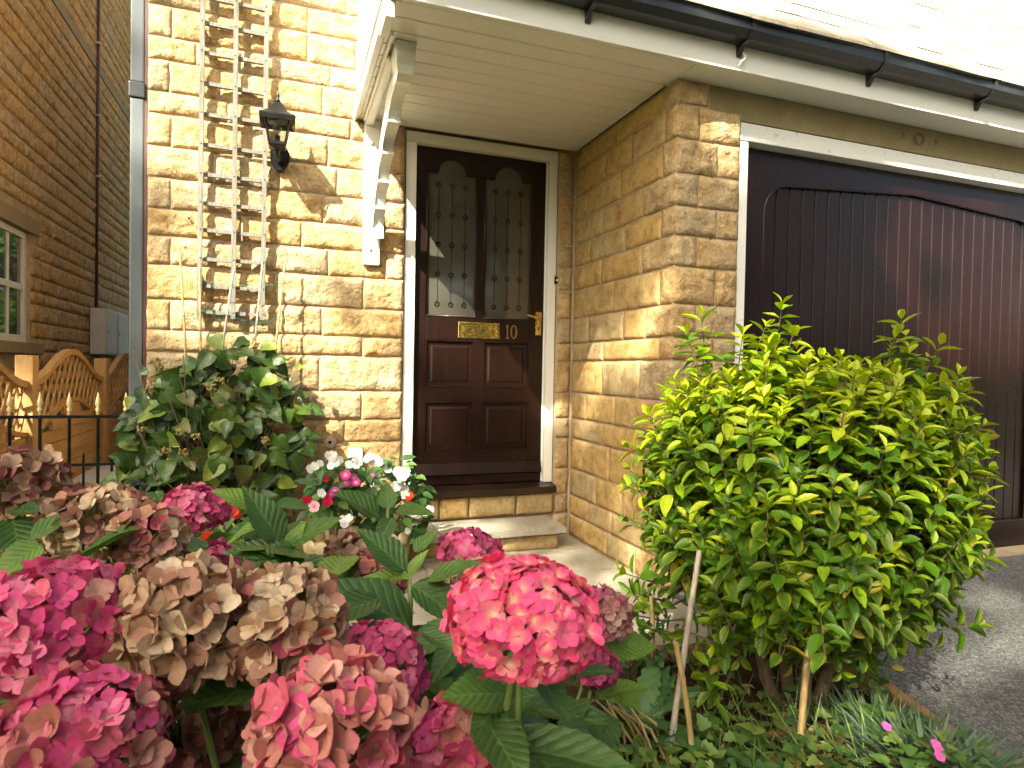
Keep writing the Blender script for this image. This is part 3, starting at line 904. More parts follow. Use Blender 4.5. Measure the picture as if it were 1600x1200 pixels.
# holes and fixings in the wall
mb = MB(); mb.lathe([(.032, 0), (.032, -.028), (.02, -.030)], (.237, W, .617), 20, 'y'); mb.build('mortar_patch', MT('mortar'), front_wall, smooth=True, angle=30)
mb = MB(); mb.lathe([(.009, -.0302), (.009, -.0312)], (.237, W, .617), 14, 'y'); mb.build('vent_hole', MT('stone_dark_hole'), front_wall)
mb = MB(); mb.lathe([(.006, -.024), (.006, -.027)], (-.465, W, 1.77), 12, 'y'); mb.build('drill_hole', MT('stone_dark_hole'), front_wall)
fx = empty('tap_cover', (.37, W - .03, .50)); tag(fx, 'small grey metal plate on the wall left of the white door frame', 'plate')
mb = MB(); mb.box(.335, .412, W - .050, W - .034, .49, .585, bev=.003); mb.prism([(.338, .49), (.409, .49), (.409, .555), (.338, .555)], lambda x, z: (x, W - .064 + (z - .49) * .2, z), lambda x, z: (x, W - .0495, z)); mb.build('metal_plate', MT('meter_grey'), fx)
mb = MB(); mb.lathe([(.0045, 0), (.0045, -.001)], (.374, W - .0502, .574), 10, 'y'); mb.build('screw_hole', MT('stone_dark_hole'), fx)
# ------------------------------------------------------------------ wall lantern
LX, LY = -.047, 3.43
lan = tag(empty('wall_lantern', (LX, W - .03, 2.06)), 'black square carriage lantern with clear glass on the stone wall', 'wall lamp')
mb = MB()
sh = [(-.040, 2.175), (-.052, 2.150), (-.050, 2.110), (-.028, 2.075), (0, 2.058), (.028, 2.075), (.050, 2.110), (.052, 2.150), (.040, 2.175), (.015, 2.196), (-.015, 2.196)]
mb.prism([(x * .92, z - .002) for x, z in sh], lambda x, z: (LX + .012 + x, W - .046, z), lambda x, z: (LX + .012 + x, W - .018, z))
mb.prism([(x * .6, 2.128 + (z - 2.128) * .6) for x, z in sh], lambda x, z: (LX + .012 + x, W - .056, z), lambda x, z: (LX + .012 + x, W - .045, z))
mb.build('wall_plate', MT('black_metal'), lan)
for dx in (-.03, .03):
    mb = MB(); mb.lathe([(.006, 0), (.006, -.003), (.003, -.005)], (LX + .012 + dx, W - .046, 2.148), 8, 'y'); mb.build('screw', MT('stone_dark_hole'), lan)
mb = MB()
mb.tube([(LX + .01, W - .05, 2.115), (LX + .006, W - .10, 2.092), (LX + .002, LY + .03, 2.095), (LX, LY, 2.118), (LX, LY, 2.135)], [.012, .010, .010, .011, .014], 10)
mb.build('arm', MT('black_metal'), lan, smooth=True)
Q4 = math.pi / 4
mb = MB()
mb.lathe([(.018, 2.118), (.034, 2.124), (.056, 2.130), (.060, 2.136), (.060, 2.148), (.055, 2.152)], (LX, LY, 0), 4, phase=Q4)
mb.build('base_ring', MT('black_metal'), lan)
r0, r1, zb, zt = .053, .080, 2.152, 2.262
for k in range(4):
    w0, w1 = Q4 + k * math.pi / 2, Q4 + (k + 1) * math.pi / 2
    mb = MB(); mb.tube([(LX + r0 * math.cos(w0), LY + r0 * math.sin(w0), zb), (LX + r1 * math.cos(w0), LY + r1 * math.sin(w0), zt)], .0055, 5)
    mb.build('frame_bar', MT('black_metal'), lan)
    i = .985; e = .006
    p = lambda r, w, z: Vector((LX + r * math.cos(w), LY + r * math.sin(w), z))
    a, b, c, d = p(r0 * i, w0, zb), p(r0 * i, w1, zb), p(r1 * i, w1, zt), p(r1 * i, w0, zt)
    u = (b - a).normalized() * e; t = (c - d).normalized() * e
    mb = MB(); nin = (Vector((LX, LY, (zb + zt) / 2)) - (a + b + c + d) / 4).normalized() * .002
    q = [a + u, b - u, c - t, d + t]
    mb.add(q + [x + nin for x in q], [(0, 1, 2, 3), (7, 6, 5, 4), (0, 4, 5, 1), (1, 5, 6, 2), (2, 6, 7, 3), (3, 7, 4, 0)])
    mb.build('glass_pane', MT('lamp_glass'), lan)
mb = MB()
mb.lathe([(.086, 2.262), (.086, 2.258), (.108, 2.250), (.118, 2.246), (.121, 2.268), (.114, 2.276), (.088, 2.288), (.064, 2.303), (.045, 2.322), (.032, 2.340), (.026, 2.350), (.012, 2.356)], (LX, LY, 0), 4, phase=Q4)
mb.build('roof_cap', MT('black_metal'), lan)
mb = MB(); mb.lathe([(.010, 2.354), (.014, 2.362), (.011, 2.370), (.006, 2.374), (.010, 2.384), (.008, 2.394), (.0035, 2.408), (.001, 2.430)], (LX, LY, 0), 10)
mb.build('finial', MT('black_metal'), lan, smooth=True)
mb = MB(); mb.lathe([(.014, 2.157), (.014, 2.186), (.011, 2.190)], (LX, LY, 0), 12); mb.build('bulb_holder', MT('black_metal'), lan, smooth=True, angle=40)
mb = MB(); mb.lathe([(.010, 2.190), (.012, 2.202), (.022, 2.222), (.025, 2.238), (.021, 2.254), (.010, 2.264), (.001, 2.267)], (LX, LY, 0), 14); mb.build('bulb', MT('lamp_glass'), lan, smooth=True)

# ------------------------------------------------------------------ trellis
tre = tag(empty('wooden_trellis', (-.26, W - .05, 1.27)), 'weathered grey ladder trellis fixed to the stone wall beside the lantern', 'trellis')
TY = W - .068
for x0, x1 in ((-.404, -.412), (-.250, -.254), (-.103, -.113)):
    mb = MB(); mb.prism([(x1 - .011, 1.268), (x1 + .011, 1.268), (x0 + .011, 3.45), (x0 - .011, 3.45)], lambda x, z: (x, TY, z), lambda x, z: (x, TY + .020, z)); mb.build('upright', MT('grey_wood'), tre)
for z in (1.297, 1.429, 1.568, 1.712, 1.850, 1.995, 2.142, 2.298, 2.451, 2.607, 2.753, 2.883, 3.03, 3.18, 3.33):
    dz = random.uniform(-.004, .004)
    mb = MB(); mb.prism([(-.398, z - .009 - dz), (-.098, z - .009 + dz), (-.098, z + .009 + dz), (-.398, z + .009 - dz)], lambda x, z: (x, TY + .0215, z), lambda x, z: (x, TY + .040, z)); r_ = mb.build('rung', MT('grey_wood'), tre)
    mb = MB()
    for x in (-.407, -.252, -.108): mb.lathe([(.0035, 0), (.002, -.002)], (x, TY - .0005, z), 6, 'y')
    mb.build('nail', MT('black_metal'), r_)
for x, z in ((-.405, 2.7), (-.107, 2.7), (-.41, 1.45), (-.11, 1.45)):
    mb = MB(); mb.box(x - .008, x + .008, TY + .0405, W - .004, z - .03, z + .03); mb.build('spacer', MT('grey_wood'), tre)

# ------------------------------------------------------------------ bamboo canes
def cane(p0, p1, r, mat, label, nodes=5, seed=0, group=None):
    R = random.Random(seed)
    p0, p1 = Vector(p0), Vector(p1); L = (p1 - p0).length
    path, rad = [], []
    marks = [i / nodes + R.uniform(-.03, .03) for i in range(1, nodes)]
    ts = [0]
    for t in marks: ts += [t - .008 / L, t, t + .008 / L]
    ts.append(1)
    ts = sorted(ts)
    bow = Vector((R.uniform(-1, 1), R.uniform(-1, 1), 0)) * .008
    for t in ts:
        path.append(p0.lerp(p1, t) + bow * math.sin(math.pi * t)); rad.append(r * (1.18 if t in marks else 1.0) * (1.05 - .15 * t))
    mb = MB(); mb.tube(path, rad, 8)
    o = mb.build('garden_cane', MT(mat), None, smooth=True, angle=60)
    tag(o, label, 'cane', group)
    return o
CY = 3.50
grp = 'canes tied along the trellis'
cane((-.405, CY - .05, .2), (-.495, CY + .02, 1.609), .0055, 'bamboo', 'thin yellow bamboo cane against the wall, leftmost beside the trellis', 6, 1, grp)
cane((-.385, CY - .05, .2), (-.406, CY + .02, 1.506), .0060, 'bamboo', 'thin yellow bamboo cane along the trellis left upright', 6, 2, grp)
cane((-.385, CY - .08, .2), (-.249, CY + .005, 1.507), .0062, 'grey_bamboo', 'pale grey leaning cane in front of the trellis middle upright', 6, 3, grp)
cane((-.215, CY - .08, .2), (-.112, CY + .005, 1.559), .0058, 'grey_bamboo', 'pale grey leaning cane in front of the trellis right upright', 6, 4, grp)
cane((-.150, CY - .08, .2), (.000, CY + .02, 1.618), .0058, 'bamboo', 'yellow bamboo cane leaning on the wall right of the trellis', 6, 5, grp)
def wire(pts, label, grp='green garden wires'):
    mb = MB(); mb.tube(pts, .0016, 5); o = mb.build('garden_wire', MT('green_wire'), None, smooth=True); tag(o, label, 'wire', grp)
def sag(p, q, n=9, s=.012):
    p, q = Vector(p), Vector(q)
    return [p.lerp(q, i / n) + Vector((0, -.012 * math.sin(math.pi * i / n), -s * math.sin(math.pi * i / n) + .004 * math.sin(i * 2.7))) for i in range(n + 1)]
wire(sag((-.49, CY + .005, 1.475), (-.40, CY, 1.455), 5) + sag((-.40, CY, 1.455), (-.255, CY - .01, 1.44))[1:] + sag((-.255, CY - .01, 1.44), (-.11, CY - .01, 1.452))[1:] + sag((-.11, CY - .01, 1.452), (-.02, CY, 1.46))[1:] + [(-.03, CY, 1.43), (-.035, CY, 1.41)], 'upper strand of thin green wire tying the canes to the trellis')
wire(sag((-.485, CY, 1.27), (-.39, CY - .01, 1.295), 5) + sag((-.39, CY - .01, 1.295), (-.27, CY - .02, 1.285))[1:] + sag((-.27, CY - .02, 1.285), (-.13, CY - .02, 1.25))[1:] + sag((-.13, CY - .02, 1.25), (-.04, CY, 1.285))[1:], 'lower strand of thin green wire tying the canes below the trellis')
pt = lambda u, v, d: tuple(at(u, v, d))
def ground_cane(top, bot, d0, r, mat, label, seed, ext=0.0):
    a, b = at(*top, d0[0]), at(*bot, d0[1])
    if b.z > -.03: b = b + (b - a) * ((b.z + .03) / max(.05, (a.z - b.z)))
    return cane(b, a, r, mat, label, 4, seed, 'canes standing in the flower bed')
ground_cane((1093, 860), (1042, 1205), (1.74, 1.62), .0085, 'grey_bamboo', 'long grey bamboo cane leaning right in front of the green shrub', 11)
ground_cane((1272, 885), (1246, 1195), (1.78, 1.66), .0090, 'bamboo', 'thick straw-coloured bamboo cane standing before the shrub trunk', 12)
ground_cane((1017, 932), (1018, 1075), (2.05, 2.06), .0070, 'bamboo', 'short brown cane at the left edge of the green shrub', 13)
ground_cane((1056, 1005), (1082, 1205), (1.66, 1.62), .0075, 'bamboo', 'short brown cane leaning left, crossing the long grey cane', 14)
c1 = at(1047, 1160, 1.63)
wire([c1 + Vector((.03 * math.cos(t * .7) - .02, .018 * math.sin(t * .7), .004 * math.sin(t) + .003 * t)) for t in range(14)], 'green wire looped round the two crossing canes by the shrub', 'green garden wires')

# ------------------------------------------------------------------ iron railing between the houses
rail = tag(empty('iron_railing', (-1.6, 3.62, 0)), 'black iron railing with gold spear finials across the gap between houses', 'railing')
RYY = 3.60
mb = MB(); mb.box(-2.45, -.70, RYY - .008, RYY + .008, .758, .772); mb.build('top_rail', MT('black_metal'), rail)
mb = MB(); mb.box(-2.45, -.70, RYY - .007, RYY + .007, .524, .537); mb.build('lower_rail', MT('black_metal'), rail)
mb = MB(); mb.box(-2.45, -.70, RYY - .007, RYY + .007, .09, .103); mb.build('bottom_rail', MT('black_metal'), rail)
k = 0
x = -.740
while x > -2.45:
    for nm, z0, z1 in (('bar', .104, .5235), ('bar', .5375, .7575)):
        mb = MB(); mb.tube([(x, RYY, z0), (x, RYY, z1)], .0075, 8); mb.build(nm, MT('black_metal'), rail, smooth=True, angle=40)
    mb = MB(); mb.lathe([(.006, .7725), (.010, .776), (.006, .786), (.011, .794), (.012, .802), (.006, .812), (.013, .826), (.011, .842), (.005, .868), (.001, .886)], (x, RYY, 0), 10)
    mb.build('finial', MT('gold_paint'), rail, smooth=True)
    mb = MB(); mb.tube([(x - .06, RYY, .104), (x - .06, RYY, .5235)], .006, 6); mb.tube([(x - .06, RYY, .5375), (x - .06, RYY, .575), (x - .06, RYY, .590)], [.006, .006, .002], 6); mb.build('dog_bar', MT('black_metal'), rail)
    x -= .1195

# ------------------------------------------------------------------ wooden fence along the neighbour's wall
fen = tag(empty('wooden_fence', (-1.62, 6, 0)), 'orange-brown timber fence with wavy lattice tops below the neighbouring wall', 'fence')
FX = -1.62
posts = [3.18, 5.07, 6.90, 8.75, 10.6]
for y in posts:
    mb = MB(); mb.box(FX - .05, FX + .05, y - .055, y + .055, 0, 1.07, bev=.004); mb.build('post', MT('fence_wood_upright'), fen)
def crown(t): return .90 + .235 * (0.5 - 0.5 * math.cos(2 * math.pi * t)) ** 0.9     # height of the wavy top rail
for y0, y1 in zip(posts[:-1], posts[1:]):
    a, b = y0 + .058, y1 - .058; n = 24
    mb = MB()
    for i in range(n):
        ya, yb = a + (b - a) * i / n, a + (b - a) * (i + 1) / n; za, zb = crown(i / n), crown((i + 1) / n)
        mb.add([(FX + s_ * .025, y, z + dz) for y, z in ((ya, za), (yb, zb)) for s_ in (-1, 1) for dz in (-.045, 0)],
               [(0, 1, 5, 4), (2, 6, 7, 3), (1, 3, 7, 5), (0, 4, 6, 2)] + ([(0, 2, 3, 1)] if i == 0 else []) + ([(4, 5, 7, 6)] if i == n - 1 else []))
    mb.build('top_rail', MT('fence_wood'), fen)
    mid = lambda t: .56 + .19 * (0.5 - 0.5 * math.cos(2 * math.pi * t)) ** 0.9
    mb = MB()
    for i in range(n):
        ya, yb = a + (b - a) * i / n, a + (b - a) * (i + 1) / n; za, zb = mid(i / n), mid((i + 1) / n)
        mb.add([(FX + s_ * .023, y, z + dz) for y, z in ((ya, za), (yb, zb)) for s_ in (-1, 1) for dz in (-.03, 0)],
               [(0, 1, 5, 4), (2, 6, 7, 3), (1, 3, 7, 5), (0, 4, 6, 2)])
    mb.build('middle_rail', MT('fence_wood'), fen)
    L = b - a
    for sgn, xo in ((1, .006), (-1, -.006)):
        p = -.6
        while p < L + .6:
            # lattice slat at 55 degrees between the middle and top rails
            pts = []
            for k in range(41):
                z = .5 + k * .0175; y = a + p + sgn * (z - .5) / math.tan(math.radians(58))
                if a <= y <= b:
                    t = (y - a) / L
                    if mid(t) - .005 <= z <= crown(t) - .03: pts.append((y, z))
            if len(pts) >= 3:
                (ya, za), (yb, zb) = pts[0], pts[-1]; w_ = .013
                mb = MB(); mb.add([(FX + xo + s_ * .005, y + q * w_, z) for y, z in ((ya, za), (yb, zb)) for s_ in (-1, 1) for q in (-1, 1)],
                                  [(0, 1, 5, 4), (2, 6, 7, 3), (1, 3, 7, 5), (0, 4, 6, 2), (0, 2, 3, 1), (4, 5, 7, 6)])
                mb.build('lattice_slat', MT('fence_wood_upright'), fen)
            p += .125
    z = .06
    i = 0
    while z < .72:
        z1 = z + .088
        lens = [t for t in [k / 40 for k in range(41)] if mid(t) - .03 > z1 - .02]
        if lens:
            ya, yb = a + L * lens[0], a + L * lens[-1]
            mb = MB(); off = .010 if i % 2 else 0.0
            mb.add([(FX + off + (.012 if hi else .020) * 1, y, zz) for y in (ya, yb) for hi, zz in ((0, z), (1, z1))] + [(FX + off - .004, y, zz) for y in (ya, yb) for zz in (z, z1)],
                   [(0, 1, 3, 2), (4, 6, 7, 5), (0, 2, 6, 4), (1, 5, 7, 3), (0, 4, 5, 1), (2, 3, 7, 6)])
            mb.build('board', MT('fence_wood'), fen)
        z += .094; i += 1

# ------------------------------------------------------------------ neighbouring house
NX = -2.40
nb_ = tag(empty('neighbour_house', (NX - 2, 9, 0)), 'shaded brown stone side wall of the neighbouring house with white sash window', 'house')
WY0, WY1, WZ0, WZ1 = 6.45, 7.60, 1.215, 2.30
mb = MB()
mb.box(NX - 7, NX - .009, 4.4, WY0 - .01, -.1, 7.6); mb.box(NX - 7, NX - .009, WY1 + .01, 14, -.1, 7.6)
mb.box(NX - 7, NX - .009, WY0 - .0101, WY1 + .0101, -.1, 1.10); mb.box(NX - 7, NX - .009, WY0 - .0101, WY1 + .0101, 2.43, 7.6)
nwall = mb.build('side_wall', MT('mortar'), nb_)
f_nb = lambda a, h, z: (NX + h, a, z)
cs = [0.0]
rn = random.Random(11)
hs = [.15, .19, .13, .165, .185, .125]
while cs[-1] < 7.3: cs.append(cs[-1] + hs[len(cs) % 6])
band = min(range(len(cs)), key=lambda i: abs(cs[i] - 4.90))
jobs = []
for ci in range(len(cs) - 1):
    if ci == band: continue
    z0, z1 = cs[ci], cs[ci + 1]
    y = 4.42 + rn.uniform(0, .25); edges = [4.42]
    while y < 13.9:
        edges.append(y); y += rn.choice([.26, .34, .42, .5])
    edges.append(14.0)
    for a, b in zip(edges[:-1], edges[1:]):
        if b - a < .05 or b < 6.5: 
            continue
        if z1 > 1.02 and z0 < 2.47 and a < WY1 + .02 and b > WY0 - .02:
            if b <= WY1 + .06: continue
            a = WY1 + .02
            if z0 < 1.22 or z1 > 2.31: a = WY1 + .24
            if b - a < .06: continue
        if z1 < .75: continue
        c = Vector((NX, (a + b) / 2, (z0 + z1) / 2)); dpt = (c - CAM).dot(FWD)
        size = (b - a) * (z1 - z0) * abs((c - CAM).normalized().x) / dpt ** 2
        uu = 800 + FPX * (c - CAM).dot(RIGHT) / dpt; vv = 600 + FPX * (c - CAM).dot(DOWN) / dpt
        vis = -40 < uu < 225 and vv > -60
        jobs.append((size if vis else 0, a, b, z0, z1))
jobs.sort(reverse=True)
mbs = MB()
for i, (s_, a, b, z0, z1) in enumerate(jobs):
    if i < 300 and s_ > 0: stone(nwall, a, b, z0, z1, f_nb, 'stone_neighbour', .022, .024)
    else:
        SEED[0] += 1
        mbs.add(*stone_mesh(a, b, z0, z1, f_nb, .030, .06, SEED[0]))
o = mbs.build('far_stones', MT('stone_neighbour'), nb_, smooth=True); o['kind'] = 'stuff'
plain('band_stone', (.30, .235, .13), 0.9, 0.1, 10, 0.3, 100)
mb = MB(); mb.box(NX - .05, NX + .012, 4.42, 14, cs[band] + .006, cs[band + 1] - .006, bev=.003); mb.build('band_course', MT('band_stone'), nb_)
win = empty('sash_window', (NX, 7.0, WZ0), nb_)
def nbox(name, x0, x1, y0, y1, z0, z1, mat, par=win, bev=.003):
    b = MB(); b.box(x0, x1, y0, y1, z0, z1, bev=bev); return b.build(name, MT(mat), par)
nbox('window_lintel', NX - .1, NX + .014, WY0 - .2, WY1 + .22, 2.312, 2.462, 'band_stone')
nbox('window_sill', NX - .1, NX + .05, WY0 - .2, WY1 + .22, 1.105, 1.212, 'band_stone')
fx0, fx1 = NX - .085, NX - .035
nbox('frame', fx0, fx1, WY1 - .07, WY1, WZ0, WZ1, 'white_paint'); nbox('frame', fx0, fx1, WY0, WY0 + .07, WZ0, WZ1, 'white_paint')
nbox('frame', fx0, fx1, WY0 + .0705, WY1 - .0705, WZ1 - .06, WZ1, 'white_paint'); nbox('frame', fx0, fx1, WY0 + .0705, WY1 - .0705, WZ0, WZ0 + .07, 'white_paint')
zm = (WZ0 + WZ1) / 2
nbox('meeting_rail', fx0 + .006, fx1 - .006, WY0 + .071, WY1 - .071, zm - .03, zm + .03, 'white_paint')
for yb in (WY0 + .36, WY0 + .36 * 2 + .03):
    nbox('glazing_bar', fx0 + .01, fx1 - .012, yb - .016, yb + .016, WZ0 + .071, zm - .031, 'white_paint'); nbox('glazing_bar', fx0 + .01, fx1 - .012, yb - .016, yb + .016, zm + .031, WZ1 - .061, 'white_paint')
for z0, z1 in ((WZ0 + .07, zm - .03), (zm + .03, WZ1 - .06)):
    ys = [WY0 + .07, WY0 + .36, WY0 + .75, WY1 - .07]
    for y0, y1 in zip(ys[:-1], ys[1:]): nbox('pane', fx0 + .018, fx0 + .024, y0, y1, z0, z1, 'window_glass', bev=0)
mb = MB(); mb.tube([(NX + .035, 9.80, 1.75), (NX + .035, 9.83, 4.0), (NX + .035, 9.87, 7.5)], .018, 8); cb = mb.build('cable_conduit', MT('cable_brown'), nb_, smooth=True)
for z in (2.05, 2.75, 3.50, 4.30, 5.25): 
    mb = MB(); mb.box(NX + .010, NX + .060, 9.80, 9.87, z - .012, z + .012); mb.build('pipe_clip', MT('clip_grey'), cb)
for (y0, y1, z0, z1, lb) in ((9.56, 10.12, 1.14, 1.74, 'grey utility meter box on the neighbouring wall, nearer of the pair'), (10.16, 10.80, 1.13, 1.74, 'grey utility meter box on the neighbouring wall, farther of the pair')):
    bxr = tag(empty('meter_box', (NX + .1, (y0 + y1) / 2, z0)), lb, 'meter box', 'utility boxes on the neighbouring wall')
    mb = MB(); mb.box(NX + .022, NX + .20, y0, y1, z0, z1, bev=.012); mb.build('case', MT('meter_grey'), bxr)
    mb = MB(); mb.box(NX + .2005, NX + .212, y0 + .03, y1 - .03, z0 + .03, z1 - .03, bev=.004); dd = mb.build('lid', MT('meter_grey'), bxr)
    mb = MB(); mb.lathe([(.015, 0), (.015, .006)], (NX + .212, y0 + .06, (z0 + z1) / 2), 8, 'x'); mb.build('lock', MT('black_metal'), dd)
    mb = MB(); mb.tube([(NX + .10, (y0 + y1) / 2, z0), (NX + .10, (y0 + y1) / 2, .2)], .03, 8); mb.build('duct', MT('meter_grey'), bxr)

# ------------------------------------------------------------------ ground
def sheet(name, pts, z, mat, kind='structure', th=.0):
    mb = MB(); mb.add([(x, y, z) for x, y in pts], [tuple(range(len(pts)))])
    o = mb.build(name, MT(mat)); o['kind'] = kind; return o
sheet('ground', [(-90, -90), (90, -90), (90, 120), (-90, 120)], -.075, 'lawn')
mb = MB(); mb.box(-2.4, -.66, 3.75, 14, -.07, .0); o = mb.build('gravel_path', MT('gravel')); o['kind'] = 'structure'
drive_edge = [(3.4, -14), (2.35, -2), (1.86, .9), (1.79, 1.20), (1.83, 1.40), (1.90, 1.62), (1.93, 1.85), (1.80, 2.05), (1.73, 2.2), (1.72, 2.52)]
mb = MB()
vs = [(x, y, -.012) for x, y in drive_edge] + [(9, 2.52, -.012), (9, -14, -.012)]
mb.add(vs, [tuple(range(len(vs)))]); mb.build('driveway', MT('asphalt'))['kind'] = 'structure'
# flower bed: uneven soil
mb = MB(); nx, ny = 90, 90
vs, fs = [], []
bx0, bx1, by0, by1 = -3.0, 1.95, -1.5, 2.05
def edge_x(y):
    for (xa, ya), (xb, yb) in zip(drive_edge[:-1], drive_edge[1:]):
        if ya <= y <= yb: return xa + (xb - xa) * (y - ya) / (yb - ya)
    return 1.75
def bed_z(x, y):
    back = min(1.0, max(0.0, (2.02 - y) / .12)); side = min(1.0, max(0.0, (edge_x(y) - .02 - x) / .1))
    return -.05 + min(back, side) * (.05 + .03 * noise.fractal(Vector((x * 2.2, y * 2.2, 3)), 1, 2, 4)) + .012 * noise.fractal(Vector((x * 16, y * 16, 0)), 1, 2, 3)
for j in range(ny + 1):
    for i in range(nx + 1):
        y = by0 + (by1 - by0) * j / ny; xe = min(edge_x(y) - .01, 2.6); x = bx0 + (xe - bx0) * i / nx
        vs.append((x, y, bed_z(x, y)))
for j in range(ny):
    for i in range(nx): k = j * (nx + 1) + i; fs.append((k, k + 1, k + nx + 2, k + nx + 1))
mb.add(vs, fs); mb.build('flower_bed', MT('soil'), smooth=True)['kind'] = 'structure'
# paving of riven slabs
mb = MB(); mb.box(-2.4, XR + .008, 1.98, 3.75, -.07, -.012); pav = mb.build('paving', MT('mortar')); pav['kind'] = 'structure'
rp = random.Random(4)
yrow = [2.0, 2.42, 2.93, 3.30, 3.612]
for r, (y0, y1) in enumerate(zip(yrow[:-1], yrow[1:])):
    x = -2.38; xs = [x]
    while x < 1.30:
        x += rp.choice([.42, .55, .63]); xs.append(min(x, 1.695))
    xs[-1] = 1.695
    for a, b in zip(xs[:-1], xs[1:]):
        if b - a < .1: continue
        mb = MB(); mb.add(*slab_mesh(a + .005, b - .005, y0 + .005, y1 - .005, -.06, .0 + rp.uniform(-.002, .002), int(a * 1000 + r), .004, .06)); mb.build('slab', MT('slab'), pav, smooth=True, angle=50)
mb = MB(); mb.add(*slab_mesh(-1.75, -1.0, 5.8, 6.8, -.01, .09, 77)); o = mb.build('paving_step', MT('meter_grey'), smooth=True, angle=40); tag(o, 'grey concrete step on the gravel between the two houses', 'step')
# cobbles round the back of the bed
rc = random.Random(9)
for i in range(9):
    x = 1.10 + i * .075 + rc.uniform(-.01, .01); y = 1.90 + .03 * math.sin(i) + rc.uniform(-.02, .02); r = rc.uniform(.030, .046)
    mb = MB(); vs, fs = [], []
    bm = bmesh.new(); bmesh.ops.create_icosphere(bm, subdivisions=3, radius=1)
    for v in bm.verts:
        n_ = 1 + .16 * noise.noise(v.co * 1.6 + Vector((i * 9, 0, 0)))
        v.co = Vector((v.co.x * r * n_ * 1.05, v.co.y * r * n_ * .9, v.co.z * r * n_ * .85)) + Vector((x, y, .010 + r * .5))
    bm.verts.index_update(); mb.add([v.co[:] for v in bm.verts], [[v.index for v in f.verts] for f in bm.faces]); bm.free()
    o = mb.build('cobble', MT('cobble'), None, smooth=True)
    tag(o, 'rounded brown cobble edging the bed behind the canes, %s from the left' % ['first', 'second', 'third', 'fourth', 'fifth', 'sixth', 'seventh', 'eighth', 'ninth'][i], 'stone', 'cobbles edging the flower bed')
mb = MB()
ed = [(1.86, .9), (1.79, 1.20), (1.83, 1.40), (1.90, 1.62), (1.92, 1.80)]
for k, ((xa, ya), (xb, yb)) in enumerate(zip(ed[:-1], ed[1:])):
    d = Vector((xb - xa, yb - ya, 0)).normalized(); nrm = Vector((d.y, -d.x, 0)) * .028
    a, b = Vector((xa, ya, 0)) + d * .004, Vector((xb, yb, 0)) - d * .004
    q = [a - nrm, a + nrm, b + nrm, b - nrm]
    mb.add([p + Vector((0, 0, -.06)) for p in q] + [p * 1 + Vector((0, 0, .028)) for p in (a - nrm * .7, a + nrm * .7, b + nrm * .7, b - nrm * .7)], [(0, 3, 2, 1), (4, 5, 6, 7), (0, 1, 5, 4), (1, 2, 6, 5), (2, 3, 7, 6), (3, 0, 4, 7)])
o = mb.build('bed_edging', MT('terracotta')); tag(o, 'low earthy edging strip between the flower bed and the driveway', 'edging')
# ------------------------------------------------------------------ leaves and petals
def leaf_tpl(width, prof, segs=8, fold=0.25, curl=0.25, serr=0.0, wave=0.0, cols=5, seed=0, droop=1.6):
    """leaf of length 1 along +Y, face to +Z; returns verts, faces, uvs"""
    R = random.Random(seed)
    V, F, UV = [], [], []
    for i in range(segs + 1):
        t = i / segs
        w = width * prof(t) * 0.5
        if serr and 0 < i < segs: w *= 1 + serr * (1 if i % 2 else -1)
        zc = -curl * t ** droop
        for c in range(cols):
            q = -1 + 2 * c / (cols - 1)
            x = q * w
            z = zc + abs(q) ** 1.2 * w * fold + wave * abs(q) * math.sin(t * 11 + q * 2 + seed)
            V.append((x, t - abs(q) * 0.0, z)); UV.append((0.5 + 0.5 * q * min(1, prof(t) + .15), t))
    for i in range(segs):
        for c in range(cols - 1):
            k = i * cols + c
            F.append((k, k + 1, k + cols + 1, k + cols))
    return np.array(V), F, np.array(UV)

def tinted_mesh(name, tpl, mat, colfn):
    V, F, UV = tpl
    me = bpy.data.meshes.new(name)
    me.from_pydata(V.tolist(), [], F)
    me.materials.append(mat)
    ca = me.color_attributes.new('tint', 'FLOAT_COLOR', 'POINT')
    cols = np.array([(*colfn(u, v), 1.0) for u, v in UV], dtype=np.float32)
    ca.data.foreach_set('color', cols.ravel())
    ul = me.uv_layers.new(name='UVMap')
    li = np.empty(len(me.loops), dtype=np.int32); me.loops.foreach_get('vertex_index', li)
    ul.data.foreach_set('uv', UV[li].astype(np.float32).ravel())
    me.shade_smooth()
    return me

def basis(pos, d, nrm, scale, roll=0.0):
    d = Vector(d).normalized(); nrm = Vector(nrm)
    s_ = d.cross(nrm)
    if s_.length < 1e-4: s_ = d.cross(Vector((.3, .5, .8)))
    s_.normalize(); n = s_.cross(d)
    m = Matrix((s_, d, n)).transposed()
    if roll: m = m @ Matrix.Rotation(roll, 3, 'Y')
    m = m * scale if not isinstance(scale, tuple) else m @ Matrix.Diagonal(scale)
    m = m.to_4x4(); m.translation = Vector(pos)
    return m

def leaf_obj(name, me, mtx, parent):
    o = bpy.data.objects.new(name, me)
    COL.objects.link(o)
    o.parent = parent
    m = mtx.copy(); m.translation = mtx.translation - WL[parent.name]
    o.matrix_basis = m
    return o

